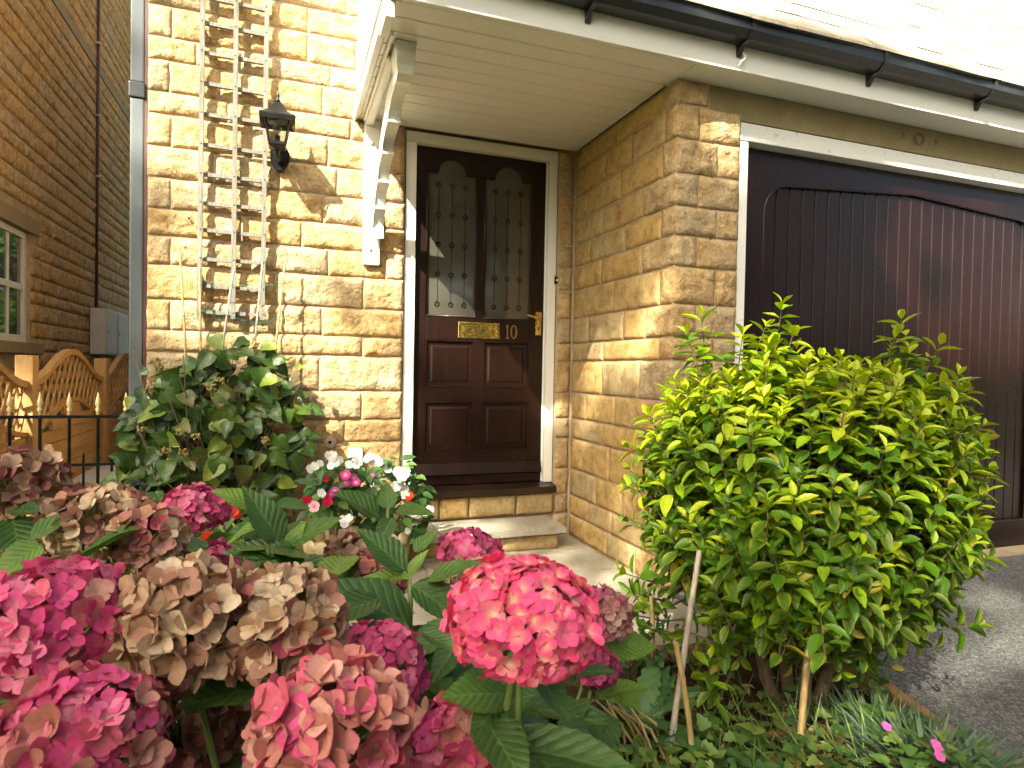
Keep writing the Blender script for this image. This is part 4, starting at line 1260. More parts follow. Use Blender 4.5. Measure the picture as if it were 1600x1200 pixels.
def joined(name, items, parent, mats, kind='stuff'):
    """items: list of (mesh, matrix); one mesh with their tints and UVs"""
    cache = {}
    Vs, Fs, Cs, Us, Mi = [], [], [], [], []
    base = 0
    for me, mtx in items:
        if me.name not in cache:
            n = len(me.vertices); co = np.empty(n * 3, dtype=np.float32); me.vertices.foreach_get('co', co)
            c = np.empty(n * 4, dtype=np.float32); me.color_attributes['tint'].data.foreach_get('color', c)
            li = np.empty(len(me.loops), dtype=np.int32); me.loops.foreach_get('vertex_index', li)
            uv = np.empty(len(me.loops) * 2, dtype=np.float32); me.uv_layers[0].data.foreach_get('uv', uv)
            cache[me.name] = (co.reshape(-1, 3), c.reshape(-1, 4), li, uv, len(me.polygons), mats.index(me.materials[0]))
        co, c, li, uv, npoly, mi = cache[me.name]
        M3 = np.array(mtx)
        Vs.append(co @ M3[:3, :3].T + M3[:3, 3]); Cs.append(c); Us.append(uv); Fs.append(li + base); Mi.append(np.full(npoly, mi, dtype=np.int32))
        base += len(co)
    V = np.concatenate(Vs); L = np.concatenate(Fs)
    org = np.array(WL[parent.name]) if parent is not None else V.mean(0)
    me = bpy.data.meshes.new(name)
    me.vertices.add(len(V)); me.vertices.foreach_set('co', (V - org).astype(np.float32).ravel())
    me.loops.add(len(L)); me.loops.foreach_set('vertex_index', L.astype(np.int32))
    npol = len(L) // 4
    me.polygons.add(npol)
    me.polygons.foreach_set('loop_start', np.arange(npol, dtype=np.int32) * 4)
    me.polygons.foreach_set('loop_total', np.full(npol, 4, dtype=np.int32))
    me.polygons.foreach_set('material_index', np.concatenate(Mi))
    me.polygons.foreach_set('use_smooth', np.ones(npol, dtype=bool))
    ul = me.uv_layers.new(name='UVMap'); ul.data.foreach_set('uv', np.concatenate(Us))
    ca = me.color_attributes.new('tint', 'FLOAT_COLOR', 'POINT'); ca.data.foreach_set('color', np.concatenate(Cs).ravel())
    for mt in mats: me.materials.append(mt)
    me.update(calc_edges=True)
    o = bpy.data.objects.new(name, me)
    if kind: o['kind'] = kind
    return place(o, parent, org.tolist())

def lerp3(a, b, t): return tuple(x + (y - x) * t for x, y in zip(a, b))
ovate = lambda t: max(0.02, (math.sin(math.pi * min(1, t ** 0.72)) ** 0.85) * (1 - .12 * t))
heart = lambda t: max(0.02, math.sin(math.pi * min(1, (t * .93 + .07) ** 0.55)) ** 0.8)
obov = lambda t: max(0.03, math.sin(math.pi * min(1, (t * .96 + .02) ** 1.12)) ** 0.75)
lance = lambda t: max(0.02, math.sin(math.pi * min(1, t ** 0.9)) ** 0.9)
facing = lambda p: (CAM - Vector(p)).normalized()

# ------------------------------------------------------------------ hydrangeas
HL = []
for i, (c0, c1) in enumerate([((.050, .112, .018), (.066, .138, .022)), ((.034, .082, .018), (.046, .104, .020)), ((.095, .180, .024), (.12, .205, .030)), ((.040, .092, .022), (.054, .114, .024))]):
    HL.append(tinted_mesh('hydrangea_leaf_%d' % i, leaf_tpl(.62, ovate, 22, .22 + .05 * i, .20 + .06 * (i % 3), .035, .012, 7, i), MT('leaf_hydrangea'), lambda u, v, c0=c0, c1=c1: lerp3(c0, c1, v)))

def floret_tpl(cup, seed, width=.80, wav=.05):
    R = random.Random(seed); V, F, UV = [], [], []
    for k in range(4):
        w = k * math.pi / 2 + R.uniform(-.12, .12); cu = cup + R.uniform(-.10, .10); L = .5 * R.uniform(.88, 1.08)
        c, s_ = math.cos(w), math.sin(w); b = len(V)
        tw = R.uniform(-.25, .25)
        for i, (t, wd) in enumerate(((.03, .10), (.32, .72), (.64, 1.0), (.88, .60), (1.03, .07))):
            for q in (-1, 0, 1):
                r = t * L; x = q * wd * width * L * .62
                z = cu * r * 1.0 + cup * .35 * t * t * L + abs(q) * (.10 + wav) * L * (1 if cup > 0 else -.4) * wd + tw * q * t * .25 * L - (abs(t - .7) * .0) - .10 * t ** 4 * L
                V.append((r * c - x * s_, r * s_ + x * c, z + (k % 2) * .012)); UV.append((t, k / 4))
        for i in range(4):
            for q in range(2):
                a = b + i * 3 + q; F.append((a, a + 1, a + 4, a + 3))
    return np.array(V), F, np.array(UV)

FLORETS = {}
def floret_set(name, cols, mat, cups=(.15, .35, .6), width=.80):
    """cols: list of (centre colour, edge colour)"""
    out = []
    for i, (cc, ce) in enumerate(cols):
        for j, cp in enumerate(cups):
            out.append(tinted_mesh('floret_%s_%d_%d' % (name, i, j), floret_tpl(cp, i * 7 + j * 3 + len(name), width), MT(mat), lambda u, v, cc=cc, ce=ce: lerp3(cc, ce, min(1, max(0, (u - .06) / .38)) if u < .9 else 1)))
    FLORETS[name] = out
floret_set('pink', [((.58, .18, .22), (.64, .085, .235)), ((.52, .12, .20), (.57, .060, .205)), ((.60, .28, .30), (.68, .170, .30)), ((.48, .12, .17), (.52, .070, .175))], 'petal', (.1, .25, .45))
floret_set('coral', [((.76, .60, .34), (.80, .085, .205)), ((.78, .42, .30), (.80, .085, .215)), ((.74, .18, .24), (.80, .075, .22)), ((.76, .24, .29), (.78, .11, .27)), ((.78, .68, .44), (.78, .19, .25))], 'petal', (.05, .2, .4))
floret_set('tan', [((.30, .24, .10), (.46, .29, .19)), ((.36, .22, .12), (.52, .37, .25)), ((.28, .17, .09), (.40, .21, .15)), ((.42, .33, .18), (.60, .47, .33))], 'petal_dry', (.35, .6, .9), .9)
floret_set('dusty', [((.40, .20, .16), (.50, .16, .17)), ((.46, .28, .18), (.55, .27, .23)), ((.50, .16, .17), (.60, .12, .19)), ((.40, .16, .12), (.44, .17, .14))], 'petal_dry', (.3, .55, .8), .9)
floret_set('magenta', [((.36, .10, .14), (.40, .055, .15)), ((.32, .08, .12), (.34, .060, .13))], 'petal', (.2, .4, .6))
floret_set('umber', [((.22, .12, .08), (.27, .13, .10)), ((.26, .16, .10), (.33, .20, .14)), ((.20, .08, .07), (.24, .09, .085))], 'petal_dry', (.4, .7, 1.0), .9)
floret_set('mauve', [((.36, .20, .16), (.40, .17, .18)), ((.40, .26, .18), (.46, .28, .24)), ((.34, .10, .15), (.38, .085, .17))], 'petal_dry', (.35, .6, .9), .9)
ALLP = [MT('petal'), MT('petal_dry')]

def flower_head(bush, u, v, depth, rpx, kinds, root, squash=.80, fsize=.036, indiv=True, tilt=(0, 0), cover=118, seed=0, stem_leaves=2):
    R = random.Random(seed + int(u * 3 + v))
    c = at(u, v, depth); rad = rpx * depth / FPX - fsize * .28
    axis = Vector((tilt[0], tilt[1], 1)).normalized()
    axis = (axis + (CAM - c).normalized() * .18).normalized()
    # stem and receptacle
    base = c - axis * rad * squash * .55
    mb = MB()
    rt = Vector(root); pth = []
    for i in range(9):
        t = i / 8
        p = rt.lerp(base, t) + Vector((0, 0, 0)) + (Vector((base.x, base.y, rt.z)) - rt) * (t * (1 - t) * .55)
        pth.append(p)
    mb.tube(pth, [.0065 - .003 * (i / 8) for i in range(9)], 7)
    mb.build('stem', MT('green_stem'), bush, smooth=True)
    mb = MB(); n = int(cover)
    pts = []
    ga = math.pi * (3 - math.sqrt(5))
    q = axis.to_track_quat('Z', 'Y')
    for i in range(n):
        cz = 1 - (i + .5) / n * 1.55
        if cz < -.62: break
        w = i * ga + R.uniform(-.15, .15); sr = math.sqrt(max(0, 1 - cz * cz))
        k = 1 + R.uniform(-.10, .05)
        loc = Vector((sr * math.cos(w) * k, sr * math.sin(w) * k, cz * squash * k))
        nr = Vector((sr * math.cos(w), sr * math.sin(w), cz / squash * .8)).normalized()
        pts.append((c + q @ (loc * rad), q @ nr))
    for p, nr in pts[::2]:
        mb.tube([base, base.lerp(p, .55) + axis * rad * .05, p - nr * .003], [.0022, .0014, .0009], 4, cap=False)
    mb.lathe([(.004, -.01), (.009, 0), (.006, .012)], tuple(base), 8)
    head = mb.build('flower_head', MT('green_stem'), bush, smooth=True, origin=tuple(base))
    loose = []
    for p, nr in pts:
        kd = R.choices([k for k, _ in kinds], [w for _, w in kinds])[0]
        me = R.choice(FLORETS[kd])
        s_ = fsize * R.uniform(.82, 1.18)
        nn = (nr + Vector((R.uniform(-1, 1), R.uniform(-1, 1), R.uniform(-1, 1))) * .42).normalized()
        t = nn.cross(Vector((R.uniform(-1, 1), R.uniform(-1, 1), R.uniform(-1, 1)))).normalized()
        mx = basis(p, t, nn, s_)
        if indiv and nr.dot(facing(p)) > -.10: leaf_obj('floret', me, mx, head)
        else: loose.append((me, mx))
    if loose: joined('florets', loose, head, ALLP)
    # leaf pairs below the head
    for k in range(stem_leaves):
        t = 1 - (.06 + .10 * k) / max(.2, (base - rt).length)
        i = max(0, min(7, int(t * 8))); p = pth[i].lerp(pth[i + 1], t * 8 - i); sd = (pth[i + 1] - pth[i]).normalized()
        w = k * math.pi / 2 + R.uniform(-.5, .5)
        for sg in (0, math.pi):
            o = Vector((math.cos(w + sg), math.sin(w + sg), .18 + R.uniform(-.25, .2)))
            hleaf(bush, p, o, R.uniform(.10, .145), R)
    return head
def hleaf(bush, p, d, L, R, nrm=None, me=None, wd=1.0, petiole=.02):
    d = Vector(d).normalized()
    if nrm is None: nrm = Vector((R.uniform(-.3, .3), R.uniform(-.3, .3), 1)) + facing(p) * .35
    p = Vector(p)
    st = p + d * petiole
    o = leaf_obj('leaf', me or R.choice(HL), basis(st, d, nrm, (L * wd, L, L), R.uniform(-.25, .25)), bush)
    mb = MB(); mb.tube([p, p.lerp(st, .5) + Vector((0, 0, .002)), st + d * .006], [.0028, .0024, .0018], 5)
    mb.build('leaf_stalk', MT('green_stem'), bush, smooth=True)
    return o
def xleaf(bush, b, t, d0, d1, wd=1.0, me=None, up=None, bend=0):
    """leaf from base pixel to tip pixel at their own distances"""
    R = random.Random(int(b[0] * 7 + t[1]))
    p, q = at(*b, d0), at(*t, d1)
    L = (q - p).length
    nrm = up or (Vector((0, 0, 1)) + facing(p) * .55)
    return leaf_obj('leaf', me or R.choice(HL), basis(p, q - p, nrm, (L * wd, L * 1.02, L * (1 + bend)), R.uniform(-.15, .15)), bush)

bl = tag(empty('hydrangea_bush', (-.45, .72, 0)), 'hydrangea bush at lower left with pink and faded brown mophead blooms', 'hydrangea', 'hydrangeas in the foreground bed')
bm_ = tag(empty('hydrangea_bush', (.12, .85, 0)), 'hydrangea bush in the middle foreground with tan and dusty pink blooms', 'hydrangea', 'hydrangeas in the foreground bed')
br = tag(empty('hydrangea_bush', (.30, .80, 0)), 'hydrangea bush carrying the large coral bloom before the doorstep', 'hydrangea', 'hydrangeas in the foreground bed')
bb = tag(empty('hydrangea_bush', (-.12, 1.45, 0)), 'leafy hydrangea bush with small pink blooms in front of the wall', 'hydrangea', 'hydrangeas in the foreground bed')
RL, RM, RR_, RB = (-.45, .72, .0), (.12, .85, .0), (.30, .80, .0), (-.12, 1.45, .0)
# (bush, u, v, depth, radius px, kinds, ...)
flower_head(bl, 82, 982, .78, 118, [('pink', .95), ('dusty', .05)], RL, .86, .033, True, (-.1, -.1), 190, 1, 0)
flower_head(bl, 116, 1172, .66, 128, [('dusty', .40), ('pink', .55)], RL, .85, .034, True, (0, -.15), 180, 2, 0)
flower_head(bl, 30, 762, 1.18, 68, [('tan', .45), ('umber', .55)], RL, .75, .038, False, (-.2, 0), 80, 3, 1)
flower_head(bl, 150, 818, 1.12, 72, [('tan', .75), ('umber', .3)], RL, .75, .036, False, (-.1, 0), 90, 4, 1)
flower_head(bl, 228, 838, 1.10, 58, [('tan', .6), ('dusty', .35)], RL, .75, .034, False, (.2, 0), 70, 5, 1)
flower_head(bl, 285, 1135, .92, 86, [('umber', 1)], RL, .85, .034, False, (.2, 0), 100, 6, 1)
flower_head(bm_, 286, 970, .82, 100, [('tan', 1)], RM, .90, .041, True, (-.2, -.1), 115, 7, 0)
flower_head(bm_, 436, 974, .86, 97, [('tan', .85), ('dusty', .12)], RM, .82, .040, True, (.1, -.1), 118, 8, 1)
flower_head(bm_, 516, 1152, .66, 120, [('dusty', .78), ('pink', .22)], RM, .92, .042, True, (0, -.2), 115, 9, 0)
flower_head(bm_, 590, 1044, .95, 77, [('pink', 1)], RM, .90, .030, False, (.2, -.1), 130, 10, 1)
flower_head(br, 817, 962, .72, 122, [('coral', 1)], RR_, .64, .028, True, (.05, -.10), 240, 11, 0)
flower_head(br, 716, 1162, .80, 74, [('pink', .75), ('dusty', .3)], RR_, .85, .040, True, (0, -.2), 75, 12, 0)
flower_head(br, 940, 960, 1.42, 46, [('mauve', 1)], (.42, 1.2, 0), .85, .032, False, (.3, 0), 75, 13, 1)
flower_head(br, 930, 1042, 1.25, 36, [('magenta', 1)], (.42, 1.1, 0), .85, .030, False, (.2, 0), 60, 14, 1)
flower_head(bb, 303, 796, 1.50, 54, [('pink', 1)], RB, .68, .030, False, (0, 0), 130, 15, 1)
flower_head(bb, 325, 888, 1.40, 50, [('magenta', 1)], RB, .75, .032, False, (0, 0), 90, 16, 1)
flower_head(bb, 735, 862, 1.38, 50, [('pink', .9), ('magenta', .2)], (.32, 1.35, 0), .60, .030, False, (0, 0), 100, 17, 1)
flower_head(bb, 740, 893, 1.34, 46, [('tan', 1)], (.32, 1.35, 0), .60, .034, False, (0, -.3), 55, 18, 0)
flower_head(bb, 588, 905, 1.36, 46, [('dusty', .5), ('umber', .5)], RB, .75, .034, False, (0, 0), 70, 19, 0)
flower_head(bb, 548, 868, 1.52, 42, [('umber', .8), ('tan', .3)], RB, .70, .034, False, (0, 0), 60, 20, 0)

# leaves that the picture shows one by one
X = xleaf
X(bl, (47, 842), (118, 790), 1.02, 1.06, 1.0, HL[0]); X(bl, (66, 852), (-18, 890), 1.00, .94, 1.25, HL[2]); X(bl, (60, 800), (8, 790), 1.1, 1.1, 1.0, HL[1]); X(bl, (20, 810), (30, 860), 1.12, 1.05, 1.1, HL[1])
X(bb, (398, 795), (343, 754), 1.40, 1.38, 1.25, HL[2]); X(bb, (436, 846), (392, 758), 1.36, 1.34, .95, HL[1]); X(bb, (430, 790), (484, 786), 1.42, 1.44, 1.1, HL[3])
X(bb, (450, 852), (524, 800), 1.36, 1.38, 1.0, HL[0]); X(bb, (446, 868), (352, 852), 1.34, 1.30, .95, HL[3]); X(bb, (455, 886), (545, 880), 1.33, 1.30, .8, HL[1]); X(bb, (448, 862), (470, 815), 1.36, 1.37, .9, HL[2]); X(bb, (440, 850), (420, 800), 1.37, 1.40, .9, HL[0])
X(bb, (632, 892), (570, 818), 1.22, 1.22, .95, HL[1]); X(bb, (648, 862), (678, 826), 1.24, 1.26, 1.1, HL[0]); X(bb, (668, 908), (756, 866), 1.20, 1.18, .7, HL[0]); X(bb, (638, 978), (520, 894), 1.16, 1.12, 1.05, HL[1]); X(bb, (640, 900), (660, 858), 1.22, 1.22, .8, HL[2]); X(bb, (645, 915), (735, 968), 1.2, 1.16, .95, HL[3])
X(bb, (640, 905), (565, 888), 1.21, 1.20, .7, HL[2]); X(bb, (592, 808), (530, 760), 1.55, 1.52, 1.1, HL[3]); X(bb, (618, 798), (674, 793), 1.52, 1.50, 1.0, HL[0]); X(bb, (606, 796), (604, 752), 1.55, 1.58, 1.1, HL[0]); X(bb, (612, 810), (590, 850), 1.50, 1.44, 1.0, HL[3])
X(bb, (560, 880), (500, 915), 1.3, 1.26, 1.1, HL[1]); X(bb, (400, 870), (370, 920), 1.3, 1.25, 1.0, HL[1])
mb = MB(); mb.tube([at(640, 905, 1.21), at(642, 940, 1.2), at(640, 985, 1.2), at(660, 1100, 1.2), at(650, 1300, 1.25)], [.004, .005, .006, .007, .008], 7); mb.build('stem', MT('green_stem'), bb, smooth=True)
mb = MB(); mb.tube([at(446, 845, 1.36), at(450, 900, 1.34), at(455, 1000, 1.35), at(460, 1200, 1.4)], [.004, .005, .006, .007], 7); mb.build('stem', MT('green_stem'), bb, smooth=True)
mb = MB(); mb.tube([at(606, 795, 1.54), at(606, 850, 1.5), at(600, 1000, 1.5)], [.004, .005, .006], 7); mb.build('stem', MT('green_stem'), bb, smooth=True)
X(br, (790, 1085), (700, 1075), .78, .74, 1.25, HL[0]); X(br, (795, 1090), (742, 1128), .78, .72, 1.15, HL[1]); X(br, (838, 1055), (896, 1118), .76, .74, 1.05, HL[3]); X(br, (880, 1052), (962, 1036), .80, .80, .62, HL[1])
X(br, (786, 1166), (1012, 1182), .74, .70, .55, HL[3]); X(br, (800, 1150), (930, 1150), .80, .84, .9, HL[1]); X(br, (870, 1130), (960, 1190), .86, .86, 1.0, HL[0]); X(br, (640, 1120), (668, 1080), 1.0, 1.05, .9, HL[1])
X(br, (660, 988), (716, 1010), .95, .92, .9, HL[3]); X(br, (780, 1060), (735, 1020), .82, .84, 1.0, HL[3]); X(br, (760, 1130), (820, 1200), .74, .66, 1.1, HL[1])
X(br, (720, 1000), (670, 1060), 1.0, .95, 1.0, HL[1]); X(br, (860, 1030), (900, 985), 1.0, 1.05, .9, HL[1]); X(br, (800, 1010), (760, 1050), .95, .9, .9, HL[1])
mb = MB(); mb.tube([at(808, 1020, .735), at(800, 1060, .745), at(792, 1110, .76), at(775, 1190, .78), at(760, 1320, .85)], [.0045, .005, .0055, .006, .007], 8); mb.build('stem', MT('green_stem'), br, smooth=True)
# leaves filling the bushes behind and below the blooms
Rf = random.Random(21)
cnt = 0
while cnt < 330:
    u = Rf.uniform(-60, 960); v = Rf.uniform(800, 1290); d = Rf.uniform(1.0, 1.75)
    lim = 800 + max(0, 60 - u * .15) if u < 480 else (880 if u < 640 else 960)
    if u > 760: lim = 1010
    if v < lim: continue
    p = at(u, v, d)
    if p.z < .06 or p.y > 1.98: continue
    cnt += 1
    bush = bl if (p - Vector(RL)).length < (p - Vector(RM)).length and u < 260 else (bb if d > 1.3 else (bm_ if u < 560 else br))
    w = Rf.uniform(0, 2 * math.pi)
    me = HL[1] if Rf.random() < .45 else Rf.choice(HL)
    leaf_obj('leaf', me, basis(p, (math.cos(w), math.sin(w), Rf.uniform(-.5, .35)), Vector((Rf.uniform(-.4, .4), Rf.uniform(-.4, .4), 1)) + facing(p) * .4, (Rf.uniform(.10, .15),) * 3), bush)
for bush, rt in ((bl, RL), (bm_, RM), (br, RR_), (bb, RB)):
    for k in range(7):
        a = Vector(rt) + Vector((Rf.uniform(-.08, .08), Rf.uniform(-.08, .08), -.02)); b = Vector(rt) + Vector((Rf.uniform(-.35, .35), Rf.uniform(-.2, .3), Rf.uniform(.3, .5)))
        mb = MB(); mb.tube([a, a.lerp(b, .5) + Vector((0, 0, .05)), b], [.008, .006, .004], 6); mb.build('stem', MT('twig'), bush, smooth=True)

# ------------------------------------------------------------------ evergreen shrub by the drive
EC = at(1248, 800, 2.02); EB = Vector((EC.x - .08, EC.y - .10, -.02))
shrub = tag(empty('evergreen_shrub', EB), 'bushy yellow-green evergreen shrub in front of the dark garage door', 'shrub')
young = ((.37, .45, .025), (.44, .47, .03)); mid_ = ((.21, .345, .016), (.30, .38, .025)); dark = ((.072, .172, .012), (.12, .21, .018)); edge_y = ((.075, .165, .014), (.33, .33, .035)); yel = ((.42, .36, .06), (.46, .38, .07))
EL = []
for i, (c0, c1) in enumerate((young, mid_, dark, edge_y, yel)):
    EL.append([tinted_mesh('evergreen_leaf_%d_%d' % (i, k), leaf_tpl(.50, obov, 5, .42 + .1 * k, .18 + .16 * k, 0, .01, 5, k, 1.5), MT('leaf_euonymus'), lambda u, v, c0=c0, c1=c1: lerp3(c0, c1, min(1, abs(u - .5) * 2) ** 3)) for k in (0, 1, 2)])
Re = random.Random(77)
leaves, shoots = [], []
def shoot(tip, d, L=.16, n=6, size=.056, tip_young=.5, base_i=None):
    """a twig ending at tip: pairs of leaves crossing each other, the youngest at the top"""
    d = Vector(d).normalized()
    a = d.cross(Vector((Re.uniform(-1, 1), Re.uniform(-1, 1), Re.uniform(-.3, .3)))).normalized(); b = d.cross(a)
    shoots.append((tip - d * L, tip))
    for k in range(n):
        t = k / n
        p = tip - d * (L * t ** 1.1)
        ax = a if k % 2 else b
        if k == 0: spread, sz = .55, .62
        elif k == 1: spread, sz = .85, .85
        else: spread, sz = 1.1 + .12 * k, 1.0
        for sg in (-1, 1):
            ang = spread + Re.uniform(-.25, .25)
            ld = d * math.cos(ang) + ax * sg * math.sin(ang) + Vector((0, 0, .10))
            r = Re.random()
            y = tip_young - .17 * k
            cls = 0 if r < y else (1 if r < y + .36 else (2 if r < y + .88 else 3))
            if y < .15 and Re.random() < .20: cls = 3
            if Re.random() < .018: cls = 4
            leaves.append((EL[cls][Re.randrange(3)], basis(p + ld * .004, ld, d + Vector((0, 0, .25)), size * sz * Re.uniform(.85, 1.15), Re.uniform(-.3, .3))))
rx, rz_ = .500, .52
# outer and inner shoots through the crown's volume
def crown_r(dirv):
    k = 1 + .10 * noise.noise(dirv * 2.3 + Vector((4, 1, 7))) + .06 * noise.noise(dirv * 5)
    if dirv.z > .15: k *= 1 + .15 * math.sin(math.pi * min(1, (dirv.z - .15) / .8))
    if dirv.z < -.2: k *= 1 - .16 * min(1, (-dirv.z - .2) / .6)
    return k
for i in range(1200):
    z = Re.uniform(-.95, 1); w = Re.uniform(0, 2 * math.pi); s_ = math.sqrt(1 - z * z)
    dv = Vector((s_ * math.cos(w), s_ * math.sin(w), z))
    r = crown_r(dv) * (Re.uniform(.80, 1.0) if i < 880 else Re.uniform(.45, .8))
    tip = EC + Vector((dv.x * rx * r, dv.y * rx * .92 * r, dv.z * rz_ * r))
    if tip.z < .17: continue
    d = (dv * .62 + Vector((0, 0, .90))).normalized() if dv.z > -.4 else (dv + Vector((0, 0, .35))).normalized()
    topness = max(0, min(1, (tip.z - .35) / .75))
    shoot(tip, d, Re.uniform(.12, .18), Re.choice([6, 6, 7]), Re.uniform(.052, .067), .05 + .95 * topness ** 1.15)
# sprays that stand out of the outline
for u, v, d, dx, dz, L in ((1222, 475, 2.0, .1, 1, .24), (1240, 520, 1.98, .3, 1, .16), (1095, 495, 2.0, -.15, 1, .24), (1408, 500, 2.05, .05, 1, .22), (1468, 540, 2.05, .5, 1, .2), (1535, 690, 2.0, 1, .5, .2),
                            (1495, 605, 2.0, .8, .8, .2), (1160, 525, 1.95, .1, 1, .15), (1310, 560, 1.95, .1, 1, .15), (985, 700, 2.1, -1, .6, .2), (1012, 645, 2.1, -.6, 1, .2), (1055, 595, 2.1, -.4, 1, .2), (1525, 830, 2.0, 1, .15, .2),
                            (972, 895, 2.12, -1, .3, .18), (985, 925, 2.10, -.8, .2, .16), (1450, 600, 2.0, .4, 1, .2), (1000, 760, 2.08, -.9, .5, .16), (1520, 760, 2.0, 1, .3, .2), (1420, 545, 2.0, .1, 1, .16), (1200, 540, 1.9, 0, 1, .16),
                            (1140, 590, 1.9, -.1, 1, .18), (1370, 580, 1.9, .1, 1, .18), (1270, 590, 1.85, 0, 1, .18), (1480, 930, 1.9, .9, .1, .16), (1440, 960, 1.9, .8, -.1, .16), (1120, 960, 1.75, -.2, .8, .16), (1240, 900, 1.62, 0, .8, .16), (1130, 860, 1.7, -.2, .9, .16), (1330, 860, 1.68, .2, .9, .16), (1200, 780, 1.6, 0, 1, .16)):
    tip = at(u, v, d)
    yg = .75 if v < 720 else .25
    shoot(tip, RIGHT * dx + Vector((0, 0, dz)) + facing(tip) * .15, L * .75, 7 if L > .2 else 6, .066, yg)
    for q in range(2): shoot(tip + Vector((Re.uniform(-.07, .07), Re.uniform(-.07, .07), -Re.uniform(.06, .13))), RIGHT * (dx + Re.uniform(-.3, .3)) + Vector((0, 0, dz)), .13, 6, .060, yg)
for i in range(12):        # low sprays over the soil
    u = Re.uniform(1080, 1400); tip = at(u, Re.uniform(1000, 1075) - abs(u - 1230) * .15, Re.uniform(1.72, 1.95))
    if tip.z > .05: shoot(tip, (Re.uniform(-.6, .6), -.6, Re.uniform(-.5, .4)), .14, 5, .056, .0)
order = sorted(range(len(leaves)), key=lambda i: (leaves[i][1].translation - CAM).length + (0.5 if leaves[i][1].translation.z < .1 else 0))
pick = set(order[:300])
for i in order[:300]: leaf_obj('leaf', leaves[i][0], leaves[i][1], shrub)
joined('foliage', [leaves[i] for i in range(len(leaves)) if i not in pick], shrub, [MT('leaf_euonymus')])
mb = MB()
for k, (dx, dy) in enumerate(((-.06, 0), (0, .03), (.05, -.02), (.02, .06), (-.02, -.05))):
    b = EB + Vector((dx * .7, dy * .7, 0)); t = EB + Vector((dx * 3.2 + .05, dy * 3 + .08, .42))
    mb.tube([b, b.lerp(t, .35) + Vector((dx * .4, 0, 0)), t], [.022, .017, .011], 8)
mb.build('trunk', MT('bark'), shrub, smooth=True)
mb = MB()
for i, (a, b) in enumerate(shoots):
    mb.tube([a, b], [.003, .0016], 4, cap=False)
    if i % 3 == 0:
        o = EB + Vector((Re.uniform(-.1, .15), Re.uniform(-.1, .15), Re.uniform(.3, .6)))
        mb.tube([o, o.lerp(a, .5) + Vector((0, 0, .03)), a], [.007, .005, .003], 4, cap=False)
o = mb.build('branches', MT('bark'), shrub, smooth=True); o['kind'] = 'stuff'

# ------------------------------------------------------------------ climber on the wall under the trellis
clb = tag(empty('climbing_shrub', (-.30, 3.45, 0)), 'dark green broad-leaved climber with brown seed heads below the trellis', 'climber')
CLM = []
for i, (c0, c1) in enumerate((((.058, .118, .020), (.046, .098, .018)), ((.036, .080, .015), (.030, .066, .014)), ((.16, .22, .030), (.20, .25, .034)), ((.09, .13, .024), (.17, .075, .04)))):
    CLM.append([tinted_mesh('climber_leaf_%d_%d' % (i, k), leaf_tpl(.80, heart, 8, .20 + .12 * k, .20 + .12 * k, 0, .035, 5, i + k, 1.8), MT('leaf_climber'), lambda u, v, c0=c0, c1=c1: lerp3(c0, c1, max(0, v - .2))) for k in (0, 1)])
Rc = random.Random(31)
poly = [(180, 800), (182, 740), (195, 640), (232, 590), (290, 566), (340, 545), (400, 532), (432, 560), (452, 605), (488, 640), (484, 690), (455, 720), (445, 800)]
def inside(u, v, P):
    c = False
    for (xa, ya), (xb, yb) in zip(P, P[1:] + P[:1]):
        if (ya > v) != (yb > v) and u < (xb - xa) * (v - ya) / (yb - ya) + xa: c = not c
    return c
n = 0
while n < 285:
    u, v = Rc.uniform(175, 495), Rc.uniform(525, 830)
    if not inside(u, min(v, 799), poly): continue
    n += 1
    e = min(abs(u - 175), abs(495 - u)) / 160
    yy = 3.53 - (.10 + .28 * min(1, e) * min(1, (v - 500) / 180)) * Rc.uniform(.25, 1)
    d = ray_d = (FWD + RIGHT * ((u - 800) / FPX) + DOWN * ((v - 600) / FPX)); p = CAM + d * ((yy - CAM.y) / d.y)
    if p.z < .02: continue
    r = Rc.random(); cls = 0 if r < .42 else (1 if r < .70 else (2 if r < .90 else 3))
    ld = Vector((Rc.uniform(-.8, .8), Rc.uniform(-.5, .1), Rc.uniform(-1, .25)))
    leaf_obj('leaf', CLM[cls][Rc.randrange(2)], basis(p, ld, Vector((Rc.uniform(-.5, .5), -1, Rc.uniform(.1, .9))), Rc.uniform(.060, .118), Rc.uniform(-.5, .5)), clb)
for u, v, s_ in ((333, 524, .10), (386, 530, .08), (408, 540, .09), (232, 578, .05), (462, 690, .12), (484, 640, .10), (475, 655, .11), (470, 570, .05), (433, 570, .09), (470, 690, .11), (205, 620, .06), (192, 690, .08)):
    p = at(u, v, 3.02 + .1 * (400 - u) / 300 * 0)
    p = CAM + (p - CAM) * ((3.42 - CAM.y) / (p.y - CAM.y))
    leaf_obj('leaf', CLM[Rc.randrange(3)][0], basis(p, (Rc.uniform(-.6, .6), -.2, Rc.uniform(-.6, .4)), (Rc.uniform(-.3, .3), -1, .7), s_), clb)
inner = []
while len(inner) < 330:
    u, v = Rc.uniform(180, 485), Rc.uniform(545, 830)
    if not inside(u, min(v, 799), poly): continue
    d = (FWD + RIGHT * ((u - 800) / FPX) + DOWN * ((v - 600) / FPX)); yy = 3.55 - .16 * Rc.random(); p = CAM + d * ((yy - CAM.y) / d.y)
    if p.z < .02 or (p.x < -.66 and p.y > 3.5): continue
    inner.append((CLM[Rc.choice([0, 1, 1])][Rc.randrange(2)], basis(p, (Rc.uniform(-.8, .8), Rc.uniform(-.5, .1), Rc.uniform(-1, .25)), Vector((Rc.uniform(-.5, .5), -1, Rc.uniform(.1, .9))), Rc.uniform(.06, .10), 0)))
joined('inner_foliage', inner, clb, [MT('leaf_climber')])
